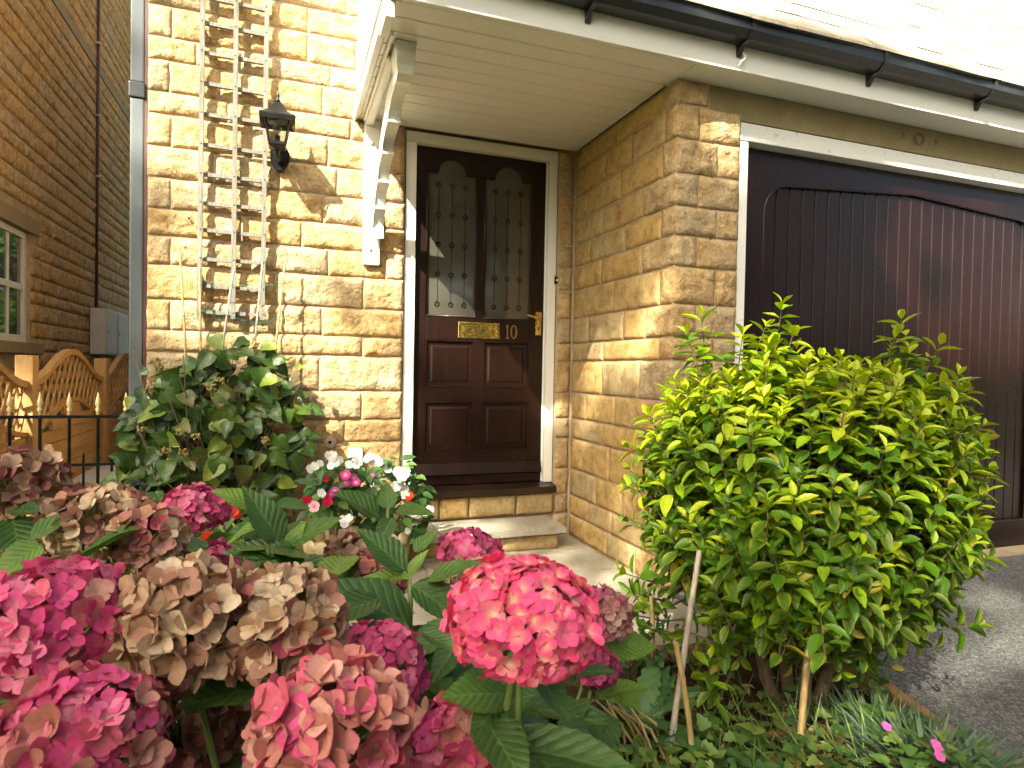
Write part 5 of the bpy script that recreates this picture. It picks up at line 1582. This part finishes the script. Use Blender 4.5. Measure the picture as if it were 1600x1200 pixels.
for k in range(26):
    a = Vector((Rc.uniform(-.5, -.1), 3.50, .0)); b = Vector((Rc.uniform(-.72, .12), Rc.uniform(3.28, 3.5), Rc.uniform(.5, 1.15)))
    mb = MB(); mb.tube([a, a.lerp(b, .5) + Vector((0, -.06, .05)), b], [.006, .0045, .002], 5); mb.build('stem', MT('twig'), clb, smooth=True)
for u, v in ((233, 608), (253, 575), (343, 595), (222, 670), (283, 675), (307, 683), (260, 703), (287, 706), (415, 688), (330, 605), (398, 540), (242, 563), (456, 562)):
    d = (FWD + RIGHT * ((u - 800) / FPX) + DOWN * ((v - 600) / FPX)); p = CAM + d * ((3.20 - CAM.y) / d.y)
    mb = MB()
    for k in range(16):
        q = p + Vector((Rc.uniform(-1, 1), Rc.uniform(-.6, .6), Rc.uniform(-.7, .7))) * .018
        bm = bmesh.new(); bmesh.ops.create_icosphere(bm, subdivisions=1, radius=Rc.uniform(.005, .008))
        bm.verts.index_update(); mb.add([(x.co + q)[:] for x in bm.verts], [[x.index for x in f.verts] for f in bm.faces]); bm.free()
        if k % 3 == 0: mb.tube([p + Vector((0, .06, -.05)), q], .0012, 4, cap=False)
    mb.build('seed_head', MT('umbel'), clb, smooth=True)
for k in range(12):
    a = CAM + (at(Rc.uniform(215, 450), Rc.uniform(560, 640), 3) - CAM) * 1.0; a = CAM + (a - CAM) * ((3.42 - CAM.y) / (a.y - CAM.y)); b = a + Vector((Rc.uniform(-.10, .14), -.03, Rc.uniform(.03, .14)))
    mb = MB(); mb.tube([a, a.lerp(b, .5) + Vector((.01, 0, .015)), b], [.002, .0016, .001], 4); mb.build('twig', MT('twig'), clb)

# ------------------------------------------------------------------ potted busy lizzies by the door
SL = [tinted_mesh('small_leaf_%d' % i, leaf_tpl(.62, ovate, 4, .25, .25, 0, .02, 3, i), MT('leaf_small'), lambda u, v, c=c: c) for i, c in enumerate(((.045, .125, .03), (.06, .15, .035), (.034, .09, .026), (.10, .19, .045)))]
def bloom_tpl(n=5, seed=0):
    R = random.Random(seed); V, F, UV = [], [], []
    for k in range(n):
        w = k * 2 * math.pi / n + R.uniform(-.1, .1); c, s_ = math.cos(w), math.sin(w); b = len(V); cu = R.uniform(-.1, .25)
        for t, wd in ((.05, .1), (.5, .75), (.85, .8), (1.0, .35)):
            for q in (-1, 0, 1):
                r, x = t * .5, q * wd * .30
                V.append((r * c - x * s_, r * s_ + x * c, cu * r + .03 * abs(q) + .004 * k)); UV.append((t, 0))
        for i in range(3):
            for q in range(2): a = b + i * 3 + q; F.append((a, a + 1, a + 4, a + 3))
    return np.array(V), F, np.array(UV)
def bloom_mesh(nm, cc, ce, seed): return tinted_mesh('bloom_' + nm, bloom_tpl(5, seed), MT('petal'), lambda u, v: cc if u < .3 else ce)
BW = [bloom_mesh('white_%d' % i, (.80, .80, .72), (.82, .82, .80), i) for i in range(3)]
BP = [bloom_mesh('striped_%d' % i, (.80, .55, .66), (.56, .045, .26), i + 4) for i in range(2)]; BR = [bloom_mesh('red_%d' % i, (.50, .02, .05), (.58, .015, .06), i + 8) for i in range(2)]; BO = [bloom_mesh('scarlet_%d' % i, (.70, .04, .02), (.78, .06, .02), i + 8) for i in range(2)]
BL = [bloom_mesh('blush_%d' % i, (.70, .12, .28), (.82, .48, .55), i + 14) for i in range(1)]
def pot(name, c, r, h, mat, label):
    root = tag(empty(name, c), label, 'pot')
    mb = MB(); mb.lathe([(r * .70, 0), (r * .80, h * .3), (r * .92, h * .75), (r * .96, h * .9)], c, 24); mb.build('body', MT(mat), root, smooth=True)
    for k in range(12):                      # rim of overlapping scallops
        w = 2 * math.pi * k / 12; mb = MB()
        bm = bmesh.new(); bmesh.ops.create_uvsphere(bm, u_segments=10, v_segments=6, radius=1)
        q = Matrix.Rotation(w, 4, 'Z')
        for v in bm.verts: v.co = (q @ Vector((r * .95 + v.co.x * r * .12, v.co.y * r * .30, h * .92 + v.co.z * h * .16))) + Vector(c)
        bm.verts.index_update(); mb.add([v.co[:] for v in bm.verts], [[v.index for v in f.verts] for f in bm.faces]); bm.free()
        mb.build('rim_scallop', MT('pot_shell'), root, smooth=True)
    mb = MB(); mb.lathe([(r * .9, h * .88), (r * .4, h * .90)], c, 16); mb.build('compost', MT('soil'), root)
    return root
pot('flower_pot', (.22, 3.00, 0), .125, .235, 'pot_cream', 'cream pot with scalloped rim under the white busy lizzies')
pot('flower_pot', (.49, 3.14, 0), .12, .22, 'pot_cream', 'terracotta pot under the busy lizzies nearest the doorstep')
def on_y(u, v, y):
    d = (FWD + RIGHT * ((u - 800) / FPX) + DOWN * ((v - 600) / FPX)); return CAM + d * ((y - CAM.y) / d.y)
Ri = random.Random(8)
def lizzie(label, u0, u1, v0, v1, y, root, blooms, nl):
    t = tag(empty('busy_lizzie', root), label, 'flowers', 'potted flowers by the door')
    n = 0
    while n < nl:
        u, v = Ri.uniform(u0, u1), Ri.uniform(v0, v1)
        if ((u - (u0 + u1) / 2) / ((u1 - u0) / 2)) ** 2 + max(0, ((v0 + v1) / 2 - v) / ((v1 - v0) / 2)) ** 2 > 1: continue
        p = on_y(u, v, y + Ri.uniform(-.10, .14)); n += 1
        leaf_obj('leaf', Ri.choice(SL), basis(p, (Ri.uniform(-1, 1), Ri.uniform(-1, .2), Ri.uniform(-.7, .3)), (Ri.uniform(-.4, .4), -.7, 1), Ri.uniform(.045, .075)), t)
    for u, v, kind, s_ in blooms:
        p = on_y(u, v, y - .13 + Ri.uniform(-.02, .03))
        leaf_obj('flower', Ri.choice(kind), basis(p, (Ri.uniform(-1, 1), Ri.uniform(-.2, .2), Ri.uniform(-.3, 1)), (Ri.uniform(-.5, .5), -1, Ri.uniform(0, .8)), s_), t)
    for k in range(14):
        q = on_y(Ri.uniform(u0, u1), Ri.uniform(v0, v1), y); mb = MB(); mb.tube([root, Vector(root).lerp(q, .6) + Vector((0, 0, .05)), q], [.004, .003, .0015], 5); mb.build('stem', MT('green_stem'), t, smooth=True)
lizzie('busy lizzie with white and magenta flowers in the cream pot by the wall', 482, 588, 712, 808, 3.02, (.22, 3.00, .2),
       [(484, 733, BW, .04), (492, 728, BW, .04), (500, 724, BW, .035), (513, 712, BW, .04), (520, 711, BW, .04), (522, 722, BW, .05), (530, 719, BW, .04), (517, 728, BW, .035), (545, 726, BW, .04), (556, 728, BW, .035), (558, 717, BW, .04), (572, 718, BW, .03), (577, 714, BW, .04), (580, 722, BW, .035),
        (502, 771, BW, .042), (540, 742, BP, .045), (541, 753, BP, .042), (553, 748, BP, .045), (556, 754, BP, .04), (517, 772, BP, .045), (523, 768, BP, .04), (491, 791, BL, .05), (480, 780, BR, .045), (512, 783, BR, .045), (509, 748, BR, .03), (550, 800, BW, .04), (536, 812, BW, .04), (545, 810, BW, .04), (538, 818, BW, .04)], 240)
lizzie('busy lizzie with white flowers beside the doorstep and door frame', 565, 668, 716, 850, 3.12, (.49, 3.14, .2),
       [(588, 717, BW, .035), (592, 722, BW, .04), (605, 733, BW, .045), (622, 737, BW, .05), (629, 742, BW, .06), (634, 738, BW, .05), (627, 747, BW, .05), (585, 758, BW, .045), (590, 755, BW, .045), (582, 768, BW, .05), (618, 760, BW, .05), (624, 757, BW, .04), (631, 765, BW, .05), (633, 773, BW, .045), (582, 742, BP, .025), (582, 755, BR, .035), (640, 774, BO, .04), (637, 779, BO, .035),
        (638, 799, BW, .04), (646, 801, BW, .045), (651, 803, BW, .05), (671, 797, BW, .045), (665, 803, BW, .035), (637, 829, BW, .035)], 220)
# red geraniums behind the hydrangeas
gt = tag(empty('red_geranium', (-.30, 2.75, 0)), 'low plant with scarlet flowers between the pink hydrangea and the climber', 'flowers')
for u, v in ((365, 800), (400, 826), (361, 796), (369, 803), (320, 840), (325, 836), (303, 825)):
    p = on_y(u, v, 2.62); leaf_obj('flower', Ri.choice(BO), basis(p, (Ri.uniform(-1, 1), 0, Ri.uniform(-1, 1)), (Ri.uniform(-.3, .3), -1, .5), .038), gt)
for k in range(90):
    p = on_y(Ri.uniform(280, 470), Ri.uniform(800, 880), 2.7 + Ri.uniform(-.1, .15))
    leaf_obj('leaf', Ri.choice(SL), basis(p, (Ri.uniform(-1, 1), Ri.uniform(-1, .2), Ri.uniform(-.6, .3)), (Ri.uniform(-.4, .4), -.6, 1), Ri.uniform(.05, .08)), gt)
yt = tag(empty('yellow_flower_plant', (-.62, 2.6, 0)), 'small pale yellow flower head between brown hydrangeas and the climber', 'flowers')
BY = [bloom_mesh('yellow', (.62, .50, .10), (.60, .55, .18), 21)]
for k in range(9): leaf_obj('flower', BY[0], basis(on_y(212 + Ri.uniform(-9, 9), 782 + Ri.uniform(-7, 7), 2.5), (Ri.uniform(-1, 1), 0, 1), (Ri.uniform(-.5, .5), -1, .6), .03), yt)
for k in range(40): leaf_obj('leaf', Ri.choice(SL), basis(on_y(Ri.uniform(180, 260), Ri.uniform(775, 860), 2.55), (Ri.uniform(-1, 1), -.4, Ri.uniform(-.6, .4)), (Ri.uniform(-.4, .4), -.6, 1), .06), yt)

# ------------------------------------------------------------------ low planting in front of the shrub
Rg = random.Random(13)
def ground_pt(u, v, z=.0):
    d = (FWD + RIGHT * ((u - 800) / FPX) + DOWN * ((v - 600) / FPX)); return CAM + d * ((z - CAM.z) / d.z)
GL = [tinted_mesh('herb_leaf_%d' % i, leaf_tpl(.85, heart, 6, .15, .15, .18, .03, 5, i), MT('leaf_small'), lambda u, v, c=c: c) for i, c in enumerate(((.075, .155, .03), (.11, .20, .04), (.06, .125, .03), (.17, .24, .05)))]
PL_ = [tinted_mesh('toothed_leaf_%d' % i, leaf_tpl(.34, lance, 16, .25, .45, .16, .03, 5, i), MT('leaf_small'), lambda u, v, c=c: c) for i, c in enumerate(((.075, .175, .045), (.06, .14, .05)))]
DL = [tinted_mesh('pink_leaf_%d' % i, leaf_tpl(.085, lance, 4, .3, .3, 0, 0, 3, i), MT('leaf_small'), lambda u, v, c=c: c) for i, c in enumerate(((.12, .19, .12), (.16, .23, .14), (.09, .15, .085)))]
BLD = [tinted_mesh('grass_blade_%d' % i, leaf_tpl(.03, lance, 5, .2, .55, 0, 0, 3, i), MT('leaf_small'), lambda u, v, c=c: c) for i, c in enumerate(((.10, .19, .04), (.15, .22, .05)))]
DRY = [tinted_mesh('dry_leaf_%d' % i, leaf_tpl(.45, ovate, 4, .5, .3, 0, .05, 3, i), MT('petal_dry'), lambda u, v, c=c: c) for i, c in enumerate(((.42, .29, .13), (.30, .17, .07), (.52, .40, .22), (.22, .11, .05)))]
herb = []
for i in range(800):
    u, v = Rg.uniform(950, 1560), Rg.uniform(1060, 1260)
    p = ground_pt(u, v)
    if p.x > edge_x(p.y) - .03 or p.y > 1.9: continue
    if 1245 < u < 1345 and 1130 < v < 1200 and Rg.random() < .75: continue
    if v < 1115 and u < 1330 and Rg.random() < .86: continue
    if v < 1160 and u < 1240 and Rg.random() < .5: continue
    z = bed_z(p.x, p.y)
    h = Rg.uniform(.02, .10)
    herb.append((Rg.choice(GL), basis(Vector((p.x, p.y, z + h)), (Rg.uniform(-1, 1), Rg.uniform(-1, 1), Rg.uniform(-.2, .25)), (Rg.uniform(-.4, .4), Rg.uniform(-.6, .2), 1), Rg.uniform(.022, .046))))
for i in range(260):
    u, v = Rg.uniform(1100, 1480), Rg.uniform(1070, 1220); p = ground_pt(u, v)
    if p.x > edge_x(p.y) - .03: continue
    herb.append((Rg.choice(BLD), basis(Vector((p.x, p.y, bed_z(p.x, p.y))), (Rg.uniform(-.7, .7), Rg.uniform(-.7, .7), 1), (Rg.uniform(-1, 1), -1, .3), Rg.uniform(.07, .16))))
joined('ground_cover', herb, None, [MT('leaf_small')]); tag(bpy.data.objects['ground_cover'], 'low green weeds and grass covering the soil below the shrub', 'ground cover', kind='stuff')
lit = []
for i in range(380):
    u, v = (Rg.gauss(1290, 60), Rg.gauss(1165, 28)) if i < 210 else (Rg.uniform(1000, 1420), Rg.uniform(1050, 1200)); p = ground_pt(u, v)
    if p.x > edge_x(p.y) - .04 or p.y > 1.9: continue
    lit.append((Rg.choice(DRY), basis(Vector((p.x, p.y, bed_z(p.x, p.y) + Rg.uniform(.004, .02))), (Rg.uniform(-1, 1), Rg.uniform(-1, 1), Rg.uniform(-.2, .3)), (Rg.uniform(-.5, .5), Rg.uniform(-.5, .5), 1), Rg.uniform(.02, .055))))
joined('leaf_litter', lit, None, [MT('petal_dry')]); tag(bpy.data.objects['leaf_litter'], 'dry brown leaf litter on the soil below the shrub', 'leaf litter', kind='stuff')
def clump(name, label, cat, u, v, meshes, n, L, spread, up, flowers=None, fs=.02, group=None):
    b = ground_pt(u, v); b.z = bed_z(b.x, b.y)
    t = tag(empty(name, b), label, cat, group)
    for k in range(n):
        w = Rg.uniform(0, 2 * math.pi); r = spread * math.sqrt(Rg.random())
        p = b + Vector((math.cos(w) * r, math.sin(w) * r, Rg.uniform(0, .03)))
        leaf_obj('leaf', Rg.choice(meshes), basis(p, (math.cos(w), math.sin(w), up * Rg.uniform(.5, 1.5)), (-math.cos(w) * .5, -math.sin(w) * .5, 1), L * Rg.uniform(.7, 1.25)), t)
    for (fu, fv, col) in (flowers or []):
        p = ground_pt(fu, fv, .11); leaf_obj('flower', Rg.choice(col), basis(p, (1, 0, .2), (0, -.6, 1), fs), t)
        mb = MB(); mb.tube([b.lerp(p, .2), p], .001, 4); mb.build('flower_stalk', MT('green_stem'), t)
    return t
BK = [bloom_mesh('carnation_%d' % i, (.62, .10, .34), (.70, .12, .42), i + 30) for i in range(2)]
clump('carnation_clump', 'grey-green spiky carnation clump with tiny pink flowers by the drive edge', 'plant', 1450, 1215, DL, 280, .10, .15, 1.2, [(1465, 1170, BK), (1468, 1182, BK), (1385, 1135, BK), (1462, 1163, BK)], .025, 'small plants in the bed')
clump('carnation_clump', 'grey-green spiky carnation clump at the foot of the shrub beside the edging', 'plant', 1370, 1150, DL, 200, .09, .11, 1.2, [], .02, 'small plants in the bed')
clump('carnation_clump', 'grey-green spiky carnation clump at the bottom right corner of the bed', 'plant', 1530, 1225, DL, 150, .09, .09, 1.2, [], .02, 'small plants in the bed')
clump('toothed_leaf_plant', 'pale green plant with long toothed leaves left of the canes', 'plant', 1000, 1140, PL_, 22, .20, .03, 1.3, None, .02, 'small plants in the bed')
clump('toothed_leaf_plant', 'low toothed-leaf plant between the two crossing canes', 'plant', 1120, 1180, PL_, 18, .13, .04, .7, None, .02, 'small plants in the bed')
# twiggy little rose behind the coral bloom
rb = ground_pt(985, 1085); rose = tag(empty('small_rose', rb), 'thin twiggy rose with tiny leaves right of the coral hydrangea', 'plant')
for k in range(26):
    tip = at(Rg.uniform(955, 1040), Rg.uniform(965, 1050), 2.0 + Rg.uniform(-.08, .08)); b = rb + Vector((Rg.uniform(-.05, .05), Rg.uniform(-.05, .05), 0)); m_ = b.lerp(tip, .55) + Vector((0, 0, .04))
    mb = MB(); mb.tube([b, m_, tip], [.0022, .0018, .001], 4); mb.build('stem', MT('twig'), rose)
    for q in range(7):
        p = m_.lerp(tip, Rg.uniform(0, 1)); leaf_obj('leaf', Rg.choice(SL[:3]), basis(p, (Rg.uniform(-1, 1), Rg.uniform(-1, 1), Rg.uniform(-.2, .6)), (Rg.uniform(-.3, .3), -.4, 1), Rg.uniform(.018, .032)), rose)
# dead stems left of the canes
dd = tag(empty('dead_stems', ground_pt(1000, 1180)), 'dry straw-coloured dead stems at the foot of the long grey cane', 'plant')
for k in range(9):
    a, b = ground_pt(1000 + Rg.uniform(-20, 60), 1190 + Rg.uniform(0, 40)), at(950 + Rg.uniform(-20, 50), 1060 + Rg.uniform(-10, 60), 1.6)
    mb = MB(); mb.tube([a, a.lerp(b, .5) + Vector((Rg.uniform(-.03, .03), 0, .03)), b], [.004, .004, .002], 5); mb.build('stalk', MT('straw'), dd, smooth=True)

# ------------------------------------------------------------------ street trees that dapple the house, and unseen greenery added to darken the horizon
TLM = [tinted_mesh('tree_leaf_%d' % i, leaf_tpl(.62, ovate, 2, .2, .2, 0, 0, 3, i), MT('leaf_tree'), lambda u, v, c=c: c) for i, c in enumerate(((.050, .105, .022), (.075, .14, .030), (.036, .08, .02)))]
E1 = Vector((SUN.y, -SUN.x, 0)).normalized(); E2 = E1.cross(SUN).normalized()
if E2.z < 0: E2 = -E2
def sunpq(p): return (p.dot(E1), p.dot(E2))
def tree(label, base, h, cr, cz, clumps, per, leaf=.11, seed=0, keep=None, clump_r=(.45, .8), flat=.85):
    R = random.Random(seed); base = Vector(base)
    t = tag(empty('broadleaf_tree', base), label, 'tree', 'trees along the street')
    items = []; mb = MB()
    mb.tube([base, base + Vector((.1, .05, h * .3)), base + Vector((.0, .1, h * .6)), base + Vector((.1, 0, h * .92))], [.26, .20, .14, .03], 10)
    c0 = base + Vector((0, 0, cz))
    k = 0; tries = 0; kb = min(1.0, 90 / clumps) ** .75
    while k < clumps and tries < clumps * 30:
        tries += 1
        v = Vector((R.uniform(-1, 1), R.uniform(-1, 1), R.uniform(-1, 1)))
        if v.length > 1 or v.length < .25: continue
        c = c0 + Vector((v.x * cr, v.y * cr, v.z * cr * flat)); r = R.uniform(*clump_r)
        if keep is not None and not keep(c, r, R): continue
        k += 1
        a = base + Vector((0, 0, max(h * .25, (c.z - base.z) * .62)))
        mb.tube([a, a.lerp(c, .5) + Vector((0, 0, .2)), c], [.06 * kb, .035 * kb, .012 * kb], 5, cap=False)
        for i in range(per):
            d = Vector((R.gauss(0, 1), R.gauss(0, 1), R.gauss(0, 1))).normalized() * r * R.random() ** .45
            items.append((R.choice(TLM), basis(c + d, (R.uniform(-1, 1), R.uniform(-1, 1), R.uniform(-.8, .3)), (R.uniform(-.6, .6), R.uniform(-.6, .6), 1), leaf * R.uniform(.7, 1.2))))
    mb.build('trunk', MT('bark'), t, smooth=True)
    joined('crown', items, t, [MT('leaf_tree')])
    return t
# gaps cut in the crown so sun lands on these spots: (world point, radius)
GAPS = [((.15, 3.62, 2.50), .30), ((.10, 3.62, 2.9), .40), ((.42, 3.55, 2.0), .16), ((.25, 3.62, 2.15), .12), ((-.2, 3.58, 1.45), .06), ((-.2, 3.6, 2.3), .08), ((-.6, 3.6, 2.1), .05),
        ((.30, 3.62, 1.0), .09), ((.55, 3.62, 1.02), .06), ((.60, 3.6, 1.45), .06), ((-.05, 3.62, 1.3), .05), ((.30, 3.62, .62), .05), ((-.5, 3.6, 1.5), .06), ((1.56, 3.6, .9), .05),
        ((1.70, 2.87, 1.15), .05), ((1.70, 3.22, 1.11), .045), ((1.70, 2.80, .10), .045), ((1.96, 2.53, 2.17), .05),
        ((1.1, 3.4, .14), .07), ((1.46, 2.65, 0), .07), ((1.33, 2.2, 0), .09), ((1.25, 2.9, 0), .06),
        ((.35, .68, .80), .10), ((-.45, .65, .72), .08), ((.0, .75, .68), .07), ((.15, .6, .55), .06), ((-.35, 1.0, .85), .07), ((.25, 1.1, .8), .06), ((-.2, 1.4, .8), .06), ((.4, .95, .6), .05), ((-.15, .85, .55), .05),
        ((1.45, 1.75, 1.15), .23), ((1.75, 1.8, 1.08), .15), ((1.25, 1.7, 1.0), .12), ((1.3, 1.35, .8), .06), ((1.2, 1.5, .6), .05), ((1.5, 1.35, .05), .07), ((3.16, 1.99, 0), .09), ((2.4, 1.65, 0), .08), ((2.09, 1.66, 0), .06), ((2.77, 1.67, 0), .05),
        ((3.2, 2.6, 1.75), .06), ((3.75, 2.6, 1.75), .12), ((3.6, 2.6, 1.2), .09), ((4.1, 2.6, 1.4), .12), ((3.95, 2.6, 2.05), .09), ((3.3, 2.6, 2.0), .05)]
GPQ = [(sunpq(Vector(p)), r) for p, r in GAPS]
def keep_gap(c, r, R):
    p, q = sunpq(c)
    if q > .65 * p + 4.12 and p > -1.75: return False       # crown cut off above this line so the sun reaches the roof
    for (a, b), g in GPQ:
        if math.hypot(p - a, q - b) < g + r * .85: return False
    if p < -1.8 and q > 1.9 and R.random() < (.985 if q > 2.95 and p > -2.75 else (.80 if q > 2.9 else .45)): return False  # crown thinned here to let more sun onto the wall
    if p > -.25 and q > 2.2 and R.random() < .12: return False
    return True
T1 = Vector((.7, 2.6, 1.0)) - SUN * 16.0
tree('tall street tree left of the garden whose crown dapples the wall', (T1.x, T1.y, -.07), 15.5, 3.9, T1.z + .3, 2100, 30, .11, 3, keep_gap, (.10, .25), .9)
tree('leafy tree across the street, reflected in the glass of the door', (5.5, -8.0, -.07), 9, 3.2, 5.6, 90, 170, .16, 4)
tree('wide leafy tree across the street, reflected in the garage door', (8.6, -7.0, -.07), 7, 2.8, 4.0, 80, 170, .16, 5)
tree('tree behind the photographer across the street', (-.5, -12, -.07), 9, 3.6, 5.4, 90, 170, .18, 6)  # added out of view to cut the sky fill
tree('tree in the rear garden beyond the gap between the houses', (3.4, 25.0, -.07), 7, 3.6, 3.6, 110, 170, .17, 7)

def hedge(label, x0, x1, y0, y1, h, n, seed):  # unseen occluder added to darken the low sky and its reflections
    R = random.Random(seed)
    t = tag(empty('occluder_hedge', ((x0 + x1) / 2, (y0 + y1) / 2, -.07)), label, 'hedge', 'hedges across the street')
    mb = MB(); mb.box(x0 + .2, x1 - .2, y0 + .2, y1 - .2, -.07, h - .2); mb.build('branches', MT('bark'), t)  # solid box rather than branches, added to block light
    it = []
    for i in range(n):
        f = R.random(); x = R.uniform(x0, x1); y = R.uniform(y0, y1); z = R.uniform(0, h)
        if f < .35: z = h - R.random() ** 2 * .25
        elif f < .75: y = (y1 if (y1 + y0) / 2 < 2 else y0) + R.uniform(-.2, .05)
        elif f < .87: x = x0 + R.uniform(-.05, .2)
        else: x = x1 + R.uniform(-.2, .05)
        z += .15 * noise.noise(Vector((x, y, z)))
        it.append((R.choice(TLM), basis(Vector((x, y, z)), (R.uniform(-1, 1), R.uniform(-1, 1), R.uniform(-.6, .5)), (R.uniform(-1, 1), R.uniform(-.2, 1), R.uniform(.2, 1)), R.uniform(.09, .14))))
    joined('foliage', it, t, [MT('leaf_tree')])
hedge('tall clipped hedge across the street behind the photographer', -14, 6.5, -5.6, -4.4, 2.5, 11000, 41)
hedge('clipped hedge beyond the driveway on the far side of the street', 7.4, 22, -9.6, -8.4, 1.9, 7000, 42)
tree('tree behind the hedge, left of the tall street tree', (-12, 1, -.07), 9, 3.2, 5.0, 70, 160, .18, 8)  # added out of view to block low sky light
tree('tree behind the hedge straight across from the front door', (2.5, -9.5, -.07), 9, 3.4, 5.6, 80, 160, .18, 9)  # another unseen occluder, added for darker surroundings
